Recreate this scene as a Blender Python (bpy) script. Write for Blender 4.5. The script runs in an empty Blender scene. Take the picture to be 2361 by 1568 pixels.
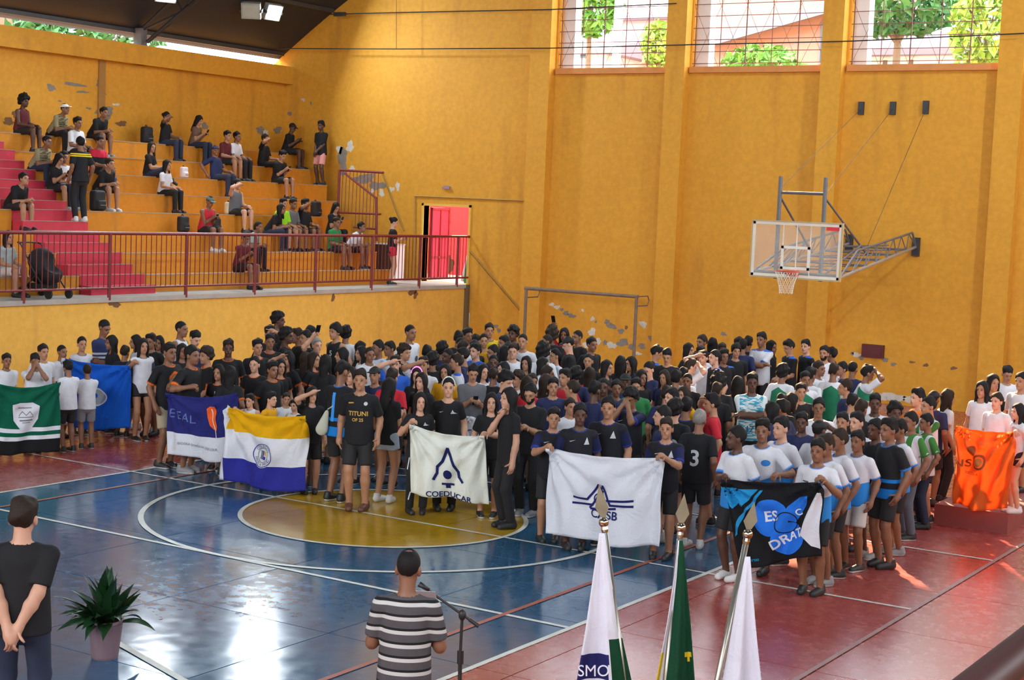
import bpy, math, random
import numpy as np
from mathutils import Vector, Matrix
from mathutils.bvhtree import BVHTree

random.seed(7)
rng = np.random.default_rng(7)
scene = bpy.context.scene
COL = scene.collection
V3 = lambda *a: np.array(a, float)

# ------------------------------------------------------------------ camera
IW, IH = 2361.0, 1568.0
CAM = V3(11.826, -15.801, 4.003)
YAW, PITCH, ROLL, FPX = 2.136, -0.086, 0.042, 3634.0
_f = V3(math.cos(PITCH) * math.cos(YAW), math.cos(PITCH) * math.sin(YAW), math.sin(PITCH))
_r0 = V3(math.sin(YAW), -math.cos(YAW), 0)
_u0 = np.cross(_r0, _f)
CR = math.cos(ROLL) * _r0 + math.sin(ROLL) * _u0
CU = -math.sin(ROLL) * _r0 + math.cos(ROLL) * _u0
CF = _f
cam_data = bpy.data.cameras.new('camera')
cam_data.sensor_fit = 'HORIZONTAL'
cam_data.sensor_width = 36.0
cam_data.lens = FPX / IW * 36.0
cam_data.clip_end = 300
cam = bpy.data.objects.new('camera', cam_data)
COL.objects.link(cam)
cam.matrix_world = Matrix(((CR[0], CU[0], -CF[0], CAM[0]), (CR[1], CU[1], -CF[1], CAM[1]),
                           (CR[2], CU[2], -CF[2], CAM[2]), (0, 0, 0, 1)))
scene.camera = cam

# ------------------------------------------------------------------ world, sun, exposure
scene.view_settings.view_transform = 'Standard'
scene.view_settings.look = 'None'
scene.view_settings.gamma = 1.0
scene.view_settings.use_curve_mapping = False
scene.view_settings.exposure = 0.40
scene.cycles.use_denoising = True
scene.cycles.max_bounces = 6
scene.cycles.diffuse_bounces = 4
scene.cycles.glossy_bounces = 3
scene.cycles.transmission_bounces = 4
scene.cycles.transparent_max_bounces = 8
scene.cycles.sample_clamp_indirect = 8.0

world = bpy.data.worlds.new('sky')
scene.world = world
world.use_nodes = True
bg = world.node_tree.nodes['Background']
bg.inputs[0].default_value = (0.86, 0.93, 1.0, 1)
bg.inputs[1].default_value = 8.0

sun_data = bpy.data.lights.new('sun', 'SUN')
sun_data.energy = 22.0
sun_data.color = (1.0, 0.62, 0.34)
sun_data.angle = math.radians(0.6)
sun = bpy.data.objects.new('sun', sun_data)
COL.objects.link(sun)
sun.rotation_euler = Vector((-0.53, 0.71, 0.47)).to_track_quat('Z', 'Y').to_euler()
sun.location = (-20, 60, 40)

# room dimensions in metres, court centre = origin, X across, Y towards the end wall
YW = 17.52      # end wall face
X0 = -10.73     # front of the left platform
ZP = 1.91       # platform top
XC = -17.03     # left wall
ZS = 7.32       # window sill height
TW, TD = 0.9, 0.66
def tier_x(k): return X0 - TW - k * TD
def tier_z(k): return 2.25 + 0.405 * k

# ------------------------------------------------------------------ pixel helpers
def ray(px, py):
    d = CF + (px - IW / 2) / FPX * CR + (IH / 2 - py) / FPX * CU
    return d
def on_axis(px, py, axis, val):
    d = ray(px, py)
    return CAM + d * ((val - CAM[axis]) / d[axis])
def at_z(px, py, z=0.0): return on_axis(px, py, 2, z)
def at_y(px, py, y=YW): return on_axis(px, py, 1, y)
def at_x(px, py, x): return on_axis(px, py, 0, x)
def at_vert(px, py, A, B):
    n = np.array([-(B[1] - A[1]), B[0] - A[0], 0.0]); d = ray(px, py)
    return CAM + d * (np.dot(A - CAM, n) / np.dot(d, n))

# ------------------------------------------------------------------ object helpers
def link(name, data, parent=None):
    o = bpy.data.objects.new(name, data)
    COL.objects.link(o)
    if parent is not None:
        o.parent = parent
    return o
def tag(o, label, cat, group=None):
    o['label'] = label; o['category'] = cat
    if group: o['group'] = group
    return o
def empty(name, loc, label, cat, group=None):
    o = link(name, None); o.location = loc; o.empty_display_size = 0.1
    return tag(o, label, cat, group)

class MB:
    """collects simple shapes and links them as one mesh"""
    def __init__(s): s.v = []; s.f = []; s.m = []
    def add(s, v, f, m=0):
        b = len(s.v); s.v += [tuple(map(float, q)) for q in v]
        s.f += [tuple(b + i for i in q) for q in f]; s.m += [m] * len(f); return s
    def box(s, lo, hi, m=0):
        (a, b, c), (d, e, g) = lo, hi
        return s.add([(a,b,c),(d,b,c),(d,e,c),(a,e,c),(a,b,g),(d,b,g),(d,e,g),(a,e,g)],
                     [(0,3,2,1),(4,5,6,7),(0,1,5,4),(1,2,6,5),(2,3,7,6),(3,0,4,7)], m)
    def cyl(s, p, q, r, r2=None, n=8, m=0, cap=True):
        p = np.array(p, float); q = np.array(q, float); r2 = r if r2 is None else r2
        d = q - p; d = d / (np.linalg.norm(d) + 1e-9)
        a = np.cross(d, (0, 0, 1) if abs(d[2]) < .9 else (1, 0, 0)); a /= np.linalg.norm(a); b = np.cross(d, a)
        vs = []
        for c, rr in ((p, r), (q, r2)):
            for i in range(n):
                t = 2 * math.pi * i / n; vs.append(c + rr * (math.cos(t) * a + math.sin(t) * b))
        fs = [(i, (i + 1) % n, n + (i + 1) % n, n + i) for i in range(n)]
        if cap: fs += [tuple(range(n - 1, -1, -1)), tuple(range(n, 2 * n))]
        return s.add(vs, fs, m)
    def tube(s, pts, r, n=6, m=0):
        for a, b in zip(pts[:-1], pts[1:]): s.cyl(a, b, r, n=n, m=m)
        return s
    def lathe(s, c, prof, n=16, m=0, ax=(0, 0, 1)):
        c = np.array(c, float); d = np.array(ax, float); d /= np.linalg.norm(d)
        a = np.cross(d, (0, 0, 1) if abs(d[2]) < .9 else (1, 0, 0)); a /= np.linalg.norm(a); b = np.cross(d, a)
        vs = []
        for r, z in prof:
            for i in range(n):
                t = 2 * math.pi * i / n; vs.append(c + d * z + r * (math.cos(t) * a + math.sin(t) * b))
        fs = []
        for k in range(len(prof) - 1):
            for i in range(n):
                fs.append((k*n+i, k*n+(i+1) % n, (k+1)*n+(i+1) % n, (k+1)*n+i))
        fs += [tuple(range(n - 1, -1, -1)), tuple(range((len(prof)-1)*n, len(prof)*n))]
        return s.add(vs, fs, m)
    def sphere(s, c, r, n=10, m=0):
        r = np.array(r, float) * np.ones(3); prof = []
        vs = []; fs = []
        k = n // 2 + 1
        for i in range(k + 1):
            ph = math.pi * i / k
            for j in range(n):
                t = 2 * math.pi * j / n
                vs.append((c[0] + r[0]*math.sin(ph)*math.cos(t), c[1] + r[1]*math.sin(ph)*math.sin(t), c[2] + r[2]*math.cos(ph)))
        for i in range(k):
            for j in range(n): fs.append((i*n+j, (i+1)*n+j, (i+1)*n+(j+1) % n, i*n+(j+1) % n))
        return s.add(vs, fs, m)
    def mesh(s, name, smooth=False):
        me = bpy.data.meshes.new(name); me.from_pydata(s.v, [], s.f)
        if any(s.m): me.polygons.foreach_set('material_index', s.m)
        if smooth: me.polygons.foreach_set('use_smooth', [True] * len(s.f))
        me.update(); return me
    def build(s, name, mats, parent=None, smooth=False, origin=None):
        if origin is not None:
            s.v = [(a-origin[0], b-origin[1], c-origin[2]) for a, b, c in s.v]
        me = s.mesh(name, smooth)
        for m in (mats if isinstance(mats, (list, tuple)) else [mats]): me.materials.append(m)
        o = link(name, me, parent)
        if origin is not None: o.location = origin
        return o
def struct(o): o['kind'] = 'structure'; return o

# ------------------------------------------------------------------ materials
def srgb(r, g, b):
    f = lambda c: (c/255/12.92) if c/255 <= .04045 else ((c/255+.055)/1.055)**2.4
    return (f(r), f(g), f(b), 1)
def new_mat(name):
    m = bpy.data.materials.new(name); m.use_nodes = True
    nt = m.node_tree; return m, nt, nt.nodes['Principled BSDF']
def N(nt, t, **kw):
    n = nt.nodes.new(t)
    for k, v in kw.items():
        if isinstance(k, str) and k.startswith('i_'): n.inputs[k[2:]].default_value = v
        else: setattr(n, k, v)
    return n
def mixc(nt, fac, a, b):
    n = nt.nodes.new('ShaderNodeMix'); n.data_type = 'RGBA'
    for sock, val in ((n.inputs[0], fac), (n.inputs[6], a), (n.inputs[7], b)):
        if hasattr(val, 'links'): nt.links.new(val, sock)
        else: sock.default_value = val
    return n.outputs[2]
def mth(nt, op, a, b=None):
    n = nt.nodes.new('ShaderNodeMath'); n.operation = op
    for i, val in enumerate((a, b)):
        if val is None: continue
        if hasattr(val, 'links'): nt.links.new(val, n.inputs[i])
        else: n.inputs[i].default_value = val
    return n.outputs[0]
_mats = {}
def mat(name, col, rough=.6, var=.15, scale=6.0, metal=0.0, bump=0.0, spec=.5, sheen=0):
    """plain procedural material: colour with noise mottling"""
    if name in _mats: return _mats[name]
    m, nt, b = new_mat(name)
    tc = N(nt, 'ShaderNodeTexCoord'); no = N(nt, 'ShaderNodeTexNoise')
    no.inputs['Scale'].default_value = scale; no.inputs['Detail'].default_value = 5
    nt.links.new(tc.outputs['Object'], no.inputs['Vector'])
    dk = tuple(c * (1 - var) for c in col[:3]) + (1,); lt = tuple(min(1, c * (1 + var)) for c in col[:3]) + (1,)
    nt.links.new(mixc(nt, no.outputs['Fac'], dk, lt), b.inputs['Base Color'])
    b.inputs['Roughness'].default_value = rough; b.inputs['Metallic'].default_value = metal
    b.inputs['Specular IOR Level'].default_value = spec
    if bump:
        bp = N(nt, 'ShaderNodeBump'); bp.inputs['Strength'].default_value = bump
        nt.links.new(no.outputs['Fac'], bp.inputs['Height']); nt.links.new(bp.outputs[0], b.inputs['Normal'])
    _mats[name] = m; return m
def emit(name, col, strength):
    m, nt, b = new_mat(name)
    b.inputs['Base Color'].default_value = col
    b.inputs['Emission Color'].default_value = col; b.inputs['Emission Strength'].default_value = strength
    return m

def wall_mat(name, base, dark, stain):
    m, nt, b = new_mat(name)
    tc = N(nt, 'ShaderNodeTexCoord')
    n1 = N(nt, 'ShaderNodeTexNoise'); n1.inputs['Scale'].default_value = .55; n1.inputs['Detail'].default_value = 6
    n2 = N(nt, 'ShaderNodeTexNoise'); n2.inputs['Scale'].default_value = 9; n2.inputs['Detail'].default_value = 8
    mp = N(nt, 'ShaderNodeMapping'); mp.inputs['Scale'].default_value = (1.6, 1.6, .25)
    n3 = N(nt, 'ShaderNodeTexNoise'); n3.inputs['Scale'].default_value = 1.3; n3.inputs['Detail'].default_value = 5
    for n in (n1, n2): nt.links.new(tc.outputs['Object'], n.inputs['Vector'])
    nt.links.new(tc.outputs['Object'], mp.inputs['Vector']); nt.links.new(mp.outputs[0], n3.inputs['Vector'])
    c = mixc(nt, n1.outputs['Fac'], dark, base)
    r = N(nt, 'ShaderNodeValToRGB'); r.color_ramp.elements[0].position = .58; r.color_ramp.elements[1].position = .75
    r.color_ramp.elements[1].color = (.55, .55, .55, 1)
    nt.links.new(n3.outputs['Fac'], r.inputs[0])
    c = mixc(nt, r.outputs[0], c, stain)
    r2 = N(nt, 'ShaderNodeValToRGB'); r2.color_ramp.elements[0].position = .35; r2.color_ramp.elements[1].position = .7
    r2.color_ramp.elements[0].color = (.92, .92, .92, 1); r2.color_ramp.elements[1].color = (1.05, 1.05, 1.05, 1)
    nt.links.new(n2.outputs['Fac'], r2.inputs[0])
    mu = nt.nodes.new('ShaderNodeMix'); mu.data_type = 'RGBA'; mu.blend_type = 'MULTIPLY'; mu.inputs[0].default_value = 1
    nt.links.new(c, mu.inputs[6]); nt.links.new(r2.outputs[0], mu.inputs[7])
    nt.links.new(mu.outputs[2], b.inputs['Base Color'])
    b.inputs['Roughness'].default_value = .75
    bp = N(nt, 'ShaderNodeBump'); bp.inputs['Strength'].default_value = .15; bp.inputs['Distance'].default_value = .02
    nt.links.new(n2.outputs['Fac'], bp.inputs['Height']); nt.links.new(bp.outputs[0], b.inputs['Normal'])
    return m
M_WALL = wall_mat('yellow_wall_paint', (.72, .35, .026, 1), (.64, .285, .018, 1), (.46, .19, .018, 1))
M_TIER = wall_mat('orange_bleacher_paint', (.66, .27, .012, 1), (.54, .20, .010, 1), (.30, .15, .035, 1))
M_PLAT = mat('bare_concrete', (.42, .38, .33, 1), .8, .25, 4)
M_RED = mat('red_gate_paint', (.19, .018, .022, 1), .45, .25, 5)
M_STEP = mat('crimson_step_paint', (.55, .03, .06, 1), .6, .25, 4)
M_ROOF = mat('dark_roof_sheet', (.014, .018, .028, 1), .6, .3, 3)
M_STEELD = mat('dark_truss_steel', (.03, .03, .035, 1), .5, .3, 6)
M_WHITE = mat('white_line_paint', (.62, .62, .56, 1), .45, .25, 7)
# ------------------------------------------------------------------ floor
def floor_mat():
    m, nt, b = new_mat('court_floor_paint')
    tc = N(nt, 'ShaderNodeTexCoord'); sp = N(nt, 'ShaderNodeSeparateXYZ')
    nt.links.new(tc.outputs['Object'], sp.inputs[0]); X, Y = sp.outputs[0], sp.outputs[1]
    n1 = N(nt, 'ShaderNodeTexNoise'); n1.inputs['Scale'].default_value = .9; n1.inputs['Detail'].default_value = 7
    n2 = N(nt, 'ShaderNodeTexNoise'); n2.inputs['Scale'].default_value = 5.5; n2.inputs['Detail'].default_value = 9
    n2.inputs['Roughness'].default_value = .7
    mp = N(nt, 'ShaderNodeMapping'); mp.inputs['Scale'].default_value = (1, 1, 1)
    for n in (n1, n2): nt.links.new(tc.outputs['Object'], n.inputs['Vector'])
    blue = mixc(nt, n2.outputs['Fac'], (.010, .055, .13, 1), (.030, .135, .25, 1))
    red = mixc(nt, n2.outputs['Fac'], (.24, .026, .022, 1), (.43, .078, .064, 1))
    yel = mixc(nt, n2.outputs['Fac'], (.34, .17, .004, 1), (.60, .36, .010, 1))
    ax = mth(nt, 'ABSOLUTE', X); inside = mth(nt, 'LESS_THAN', ax, 4.5)
    iny = mth(nt, 'LESS_THAN', mth(nt, 'ABSOLUTE', Y), 9.0)
    c = mixc(nt, mth(nt, 'MULTIPLY', inside, iny), red, blue)
    rr = mth(nt, 'SQRT', mth(nt, 'ADD', mth(nt, 'MULTIPLY', X, X), mth(nt, 'MULTIPLY', Y, Y)))
    c = mixc(nt, mth(nt, 'LESS_THAN', rr, 1.8), c, yel)
    # scuffs worn through to the concrete
    r = N(nt, 'ShaderNodeValToRGB'); r.color_ramp.elements[0].position = .62; r.color_ramp.elements[1].position = .74
    r.color_ramp.elements[1].color = (.25, .25, .25, 1)
    nt.links.new(n2.outputs['Fac'], r.inputs[0]); c = mixc(nt, r.outputs[0], c, (.30, .31, .31, 1))
    nt.links.new(c, b.inputs['Base Color'])
    rg = N(nt, 'ShaderNodeMapRange'); rg.inputs[1].default_value = .3; rg.inputs[2].default_value = .75
    rg.inputs[3].default_value = .08; rg.inputs[4].default_value = .20
    nt.links.new(n2.outputs['Fac'], rg.inputs[0]); rgh = mth(nt, 'ADD', rg.outputs[0], mth(nt, 'MULTIPLY', mth(nt, 'SUBTRACT', 1.0, mth(nt, 'MULTIPLY', inside, iny)), .13)); nt.links.new(rgh, b.inputs['Roughness'])   # the red paint is duller than the blue
    b.inputs['Specular IOR Level'].default_value = .8; b.inputs['IOR'].default_value = 1.5
    b.inputs['Coat Weight'].default_value = .15; b.inputs['Coat Roughness'].default_value = .40
    n4 = N(nt, 'ShaderNodeTexNoise'); n4.inputs['Scale'].default_value = 3.2; n4.inputs['Detail'].default_value = 3
    nt.links.new(tc.outputs['Object'], n4.inputs['Vector'])
    bp = N(nt, 'ShaderNodeBump'); bp.inputs['Strength'].default_value = .10; bp.inputs['Distance'].default_value = .02
    nt.links.new(n4.outputs['Fac'], bp.inputs['Height']); nt.links.new(bp.outputs[0], b.inputs['Normal'])
    return m
M_FLOOR = floor_mat()
floor = struct(MB().box((-17.5, -26, -.3), (17.5, 17.9, -.014)).build('floor', mat('dark_joint_filler', (.03,.03,.035,1), .8)))
for i_ in range(-6, 6):                      # poured slabs, 2.0 x 1.86 m, with recessed joints
    for j_ in range(-14, 10):
        xa, xb = max(-11.2, .88+2*i_+.006), min(11.2, .88+2*i_+1.994); ya, yb = max(-26, -.92+1.86*j_+.006), min(17.52, -.92+1.86*j_+1.854)
        if xb - xa > .05 and yb - ya > .05: MB().box((xa, ya, -.02), (xb, yb, 0)).build('floor_slab', M_FLOOR, floor)

LZ = .0035
_lz = [LZ]
def line_obj(name, pts_in, pts_out, m=M_WHITE, closed=False):
    _lz[0] += .0004; z_ = _lz[0]       # each coat of paint lies a hair above the last
    n = len(pts_in); vs = [(x, y, z_) for x, y in pts_in] + [(x, y, z_) for x, y in pts_out]
    fs = [(i, (i+1) % n, n + (i+1) % n, n + i) for i in range(n if closed else n - 1)]
    o = MB().add(vs, fs).build(name, m, floor); return o
def seg(x0, y0, x1, y1, w=.05, m=M_WHITE):
    a = np.array((x0, y0)); b = np.array((x1, y1)); d = (b - a) / np.linalg.norm(b - a); p = np.array((-d[1], d[0])) * w / 2
    return line_obj('court_line', [a - p, b - p], [a + p, b + p], m)
def ring(r, w=.06):
    t = np.linspace(0, 2*math.pi, 97)[:-1]
    line_obj('circle_line', [((r-w/2)*math.cos(q), (r-w/2)*math.sin(q)) for q in t], [((r+w/2)*math.cos(q), (r+w/2)*math.sin(q)) for q in t], closed=True)
M_ORANGE_L = mat('orange_line_paint', (.33, .07, .035, 1), .5, .3, 6)
for x in (-4.5, 4.5): seg(x, -9, x, 9, .06)
seg(-9.5, 0, 6.85, 0); seg(-4.47, -3, 4.47, -3, .06); seg(-4.47, 3, 6.85, 3)
seg(6.85, -14, 6.85, 14, .05, mat('worn_line_paint', (.30,.16,.15,1), .5, .4, 5)); seg(3.75, -8, 3.75, 8, .06, M_ORANGE_L); seg(-3.75, -8, -3.75, 8, .06, M_ORANGE_L)
ring(3.0, .07); ring(1.8, .06)
_a, _b = at_z(268, 1482), at_z(440, 1580); seg(_a[0], _a[1], _b[0], _b[1], .07)
# ------------------------------------------------------------------ arched roof
def roof_z(x):
    u = abs(x) / 17.03
    return 7.84 + 5.9 * (1 - u ** 2.0)
def roof_obj():
    mb = MB(); xs = np.linspace(-17.25, 17.25, 37)
    for a, b in zip(xs[:-1], xs[1:]):
        za, zb = roof_z(a), roof_z(b)
        mb.add([(a,-26,za),(b,-26,zb),(b,18.3,zb),(a,18.3,za),(a,-26,za+.08),(b,-26,zb+.08),(b,18.3,zb+.08),(a,18.3,za+.08)],
               [(0,1,2,3),(7,6,5,4),(0,4,5,1),(2,6,7,3),(0,3,7,4),(1,5,6,2)])
    return struct(mb.build('ceiling', M_ROOF))
ceiling = roof_obj()
for x in np.arange(-17, 17.1, 1.7):      # purlins running the length of the hall
    z = roof_z(x) - .05
    MB().box((x-.03, -25.8, z-.05), (x+.03, 17.4, z+.05)).build('purlin', M_STEELD, ceiling)
# roof trusses
def truss(y):
    t = empty('roof_truss', (0, y, 0), 'dark lattice roof truss arching down to the left wall top' if y == 12 else 'dark lattice roof truss spanning the hall above the court line', 'truss', None)
    top = [(x, 0, roof_z(x) - .12) for x in np.linspace(-16.9, 16.9, 30)]
    bot = [(x * .985, 0, roof_z(x) - .62 + .25 * (abs(x) / 17) ** 6) for x in np.linspace(-16.9, 16.9, 30)]
    MB().tube(top, .05).build('top_chord', M_STEELD, t); MB().tube(bot, .05).build('bottom_chord', M_STEELD, t)
    d = MB()
    for i in range(29):
        MB().cyl(top[i], bot[i+1] if i % 2 == 0 else bot[i], .028, n=5).build('web_member', M_STEELD, t)
        if i % 2: MB().cyl(bot[i], top[i+1], .028, n=5).build('web_member', M_STEELD, t)
    MB().box((-17.02, -.09, 7.0), (-16.75, .09, roof_z(-16.9) - .05)).build('end_plate', mat('grey_steel_plate', (.12,.12,.13,1)), t)
    return t
tr = truss(12); 
tr2 = truss(4); tr2['label'] = 'dark lattice roof truss above the near end of the bleachers'

# ------------------------------------------------------------------ end wall with window openings
WIN = [(-8.32, -5.24), (-4.70, -1.42), (-.88, 2.45), (3.05, 6.3)]
PIL = [(-8.95, -8.38), (-5.24, -4.74), (-1.42, -.94), (2.45, 2.97), (6.35, 6.85)]
ZT = 11.0
def endwall():
    mb = MB(); t = .22
    y0, y1 = YW, YW + t
    mb.box((-17.4, y0, 0), (-12.17, y1, ZS)); mb.box((-12.17, y0, 3.87), (-10.75, y1, ZS)); mb.box((-12.17, y0, 0), (-10.75, y1, ZP))
    mb.box((-10.75, y0, 0), (17.4, y1, ZS))
    # gable above the sill, left and right of the windows and over them, stepped to the arch
    xs = sorted(set([round(x, 3) for x in np.linspace(-17.6, 17.6, 45)] + [w for p in WIN for w in p]))
    for a, b in zip(xs[:-1], xs[1:]):
        m = (a + b) / 2; inw = any(p[0] <= m <= p[1] for p in WIN)
        zlo = ZT if inw else ZS
        za, zb = max(roof_z(a), zlo), max(roof_z(b), zlo)
        mb.add([(a,y0,zlo),(b,y0,zlo),(b,y1,zlo),(a,y1,zlo),(a,y0,za),(b,y0,zb),(b,y1,zb),(a,y1,za)],
               [(0,3,2,1),(4,5,6,7),(0,1,5,4),(1,2,6,5),(2,3,7,6),(3,0,4,7)])
    return struct(mb.build('wall_end', M_WALL))
wall_end = endwall()
for i, (a, b) in enumerate(PIL):
    MB().box((a, YW-.28, 0), (b, YW, roof_z((a+b)/2) - .1)).build('pilaster', M_WALL, wall_end)
M_SILL = mat('brick_orange_sill', (.62, .24, .06, 1), .7, .2, 5)
M_BAR = mat('rusty_window_bar', (.16, .07, .06, 1), .7, .4, 20)
M_JAMB = mat('whitewashed_jamb', (.75, .73, .70, 1), .8, .1, 4)
for i, (a, b) in enumerate(WIN):
    w = struct(MB().box((a, YW-.10, ZS-.12), (b, YW+.30, ZS+.02)).build('window_%d' % (i+1), M_SILL))
    MB().box((a, YW+.22, ZS), (a+.32, YW+.52, ZT)).build('window_jamb', M_JAMB, w)
    y = YW + .04
    for k in range(13):
        z = ZS + .10 + k * .27
        MB().cyl((a, y, z), (b, y, z), .009, n=5).build('window_bar', M_BAR, w)
    nx = 5
    for k in range(nx + 1):
        x = a + .05 + (b - a - .1) * k / nx
        MB().cyl((x, y+.015, ZS-.02), (x, y+.015, ZT), .011 if k % 2 else .016, n=5).build('window_bar', M_BAR, w)
    for k in range(-4, 9):
        x = a + (b - a) * k / 5.0
        for sgn in (1, -1):
            p = [x if sgn > 0 else a + b - x, ZS]; q = [p[0] + sgn * 1.5, ZS + 3.2]
            # clip to the opening
            def cl(p, q, lo, hi):
                d = q[0] - p[0]; t0, t1 = sorted(((lo - p[0]) / d, (hi - p[0]) / d)); t0 = max(0, t0); t1 = min(1, t1)
                return None if t0 >= t1 else [(p[0] + d * t, p[1] + (q[1] - p[1]) * t) for t in (t0, t1)]
            c = cl(p, q, a, b)
            if c: MB().cyl((c[0][0], y+.03, c[0][1]), (c[1][0], y+.03, c[1][1]), .005, n=4).build('window_lattice', M_BAR, w)

# other walls
M_WALL2 = M_WALL
wall_left = struct(MB().box((XC-.22, -26, 0), (XC, YW, 7.35)).build('wall_left', M_WALL))
MB().box((XC, -26, 7.0), (XC+.30, YW, 7.47)).build('ring_beam', M_WALL, wall_left)
for y in (10.9, 4.6, -2.0): MB().box((XC, y-.10, 5.0), (XC+.05, y+.10, 7.0)).build('pilaster', mat('brown_stained_pilaster', (.36,.18,.04,1), .8), wall_left)
wall_right = struct(MB().box((17.03, -26, 0), (17.25, YW, 5.6)).build('wall_right', M_WALL))
for y in (-24, -16, -8, 0, 8, 16): MB().box((17.03, y-.2, 5.6), (17.25, y+.2, 8.2)).build('pilaster', M_WALL, wall_right)
wall_near = struct(MB().box((-17.2, -26.2, 0), (17.2, -26, 7.0)).build('wall_near', M_WALL))

# peeled plaster: thin flakes of bare render and primer
M_GREY = mat('bare_grey_render', (.23, .20, .165, 1), .9, .3, 9)
M_PALE = mat('pale_primer', (.62, .58, .50, 1), .9, .3, 9)
M_BROWN = mat('brown_damp_stain', (.20, .10, .045, 1), .9, .4, 6)
def blob(c, rx, rz, axis, m, parent, jag=.35, n=22, off=.004):
    """irregular flake on a wall: axis 'y' -> end wall, 'x' -> wall facing +X"""
    ph = rng.uniform(0, 6.28, 4); vs = []
    for lay in (0, 1):
        for i in range(n):
            t = 2 * math.pi * i / n
            r = 1 + jag * (.5*math.sin(2*t+ph[0]) + .4*math.sin(3*t+ph[1]) + .35*math.sin(5*t+ph[2]) + .25*math.sin(9*t+ph[3]))
            u, w = rx * r * math.cos(t), rz * r * math.sin(t)
            d = -off if lay else .001
            vs.append((c[0]+u, c[1]+d, c[2]+w) if axis == 'y' else (c[0]-d, c[1]+u, c[2]+w))
    fs = [tuple(range(n, 2*n))] + [(i, (i+1) % n, n+(i+1) % n, n+i) for i in range(n)]
    return MB().add(vs, fs).build('plaster_flake', m, parent)
def flakes(lst, plane, parent):
    for px, py, wx, hy, kind in lst:
        if plane == 'end': c = at_y(px, py, YW); s = np.linalg.norm(at_y(px+1, py, YW) - c); sv = abs((at_y(px, py+1, YW) - c)[2]); ax = 'y'
        elif plane == 'left': c = at_x(px, py, XC); s = abs((at_x(px+1, py, XC) - c)[1]); sv = abs((at_x(px, py+1, XC) - c)[2]); ax = 'x'
        else: c = at_x(px, py, X0); s = abs((at_x(px+1, py, X0) - c)[1]); sv = abs((at_x(px, py+1, X0) - c)[2]); ax = 'x'
        blob(c, wx * s / 2, hy * sv / 2, ax, {'g': M_GREY, 'p': M_PALE, 'b': M_BROWN}[kind], parent)
flakes([(790,370,22,60,'g'),(783,345,12,22,'p'),(807,338,18,22,'p'),(812,388,10,14,'p'),(840,412,46,22,'g'),(870,428,34,20,'g'),(858,440,10,10,'p'),
        (880,445,12,16,'p'),(902,437,14,12,'p'),(917,430,8,22,'p'),(668,262,9,11,'g'),(717,238,4,9,'g'),(699,230,8,7,'p'),(1030,432,18,8,'g'),
        (1225,725,16,32,'g'),(1218,752,12,18,'g'),(1214,772,12,18,'p'),(1228,745,8,14,'p'),(1272,702,14,7,'p'),(1284,708,14,8,'p'),(1295,714,8,8,'g'),
        (1305,722,14,10,'g'),(1318,728,18,10,'g'),(1343,716,6,7,'p'),(1366,735,9,10,'p'),(1374,742,5,6,'g'),(1400,742,14,10,'g'),(1410,752,20,14,'g'),
        (1432,764,12,14,'g'),(1444,755,8,8,'b'),(1365,765,16,18,'p'),(1380,787,12,14,'p'),(1395,790,8,14,'g'),(1410,796,20,16,'p'),(1436,790,26,18,'g'),(1455,800,14,12,'g'),
        (1483,748,16,16,'p'),(1502,781,14,14,'g'),(1480,798,18,12,'g'),(1470,815,16,8,'p'),(1352,795,14,16,'p'),(1668,770,14,8,'g'),(1535,790,8,8,'g'),
        (1975,818,22,10,'p'),(1986,825,14,9,'g'),(2041,830,16,9,'g'),(2060,840,14,8,'g'),(2103,835,12,6,'b'),(2135,842,12,8,'b'),(2199,849,15,8,'b'),
        (1965,815,10,7,'g'),(2060,915,60,16,'p'),(2095,920,30,14,'p'),(2030,918,30,12,'p'),(1140,752,22,6,'g'),(1168,775,12,14,'g'),(1150,762,10,10,'g'),
        (1080,735,8,22,'p'),(1068,750,10,20,'p')], 'end', wall_end)
flakes([(118,202,22,14,'g'),(172,195,46,9,'g'),(190,212,26,6,'g'),(228,192,12,16,'g'),(235,216,14,8,'b'),(242,258,36,26,'g'),(268,241,16,6,'p'),(245,272,16,16,'g'),
        (138,233,7,5,'g'),(205,250,12,5,'g'),(280,285,22,14,'b'),(472,291,18,14,'g'),(462,300,10,8,'g'),(600,300,20,16,'g'),(612,306,14,10,'p'),(640,300,18,16,'g'),(40,265,30,14,'b'),(20,280,26,16,'b')], 'left', wall_left)
# fire-hose box low on the end wall, cable conduit, brown diagonal rail marks
c = at_y(2015, 809, YW)
MB().box((c[0]-.24, YW-.12, c[2]-.14), (c[0]+.24, YW, c[2]+.14)).box((c[0]-.20, YW-.13, c[2]-.10), (c[0]+.20, YW-.12, c[2]+.10)).build('hydrant_box', mat('dark_maroon_box', (.10,.012,.015,1), .6), wall_end)
c = at_y(1031, 433, YW); MB().box((c[0]-.10, YW-.06, c[2]-.035), (c[0]+.10, YW, c[2]+.035)).build('emergency_light', mat('mauve_plastic', (.35,.2,.25,1)), wall_end)
pp = [at_y(958, 640), at_y(958, 452), at_y(1215, 463)]
MB().tube([(q[0], YW-.025, q[2]) for q in pp], .022).build('conduit', mat('tan_conduit', (.45, .25, .05, 1), .7), wall_end)
for a, b in (((882, 398), (932, 532)), ((1085, 580), (1206, 722))):
    p, q = at_y(*a), at_y(*b); MB().cyl((p[0], YW-.004, p[2]), (q[0], YW-.004, q[2]), .035, n=4).build('rail_mark', mat('brown_rail_mark', (.36,.19,.03,1), .8), wall_end)

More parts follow.
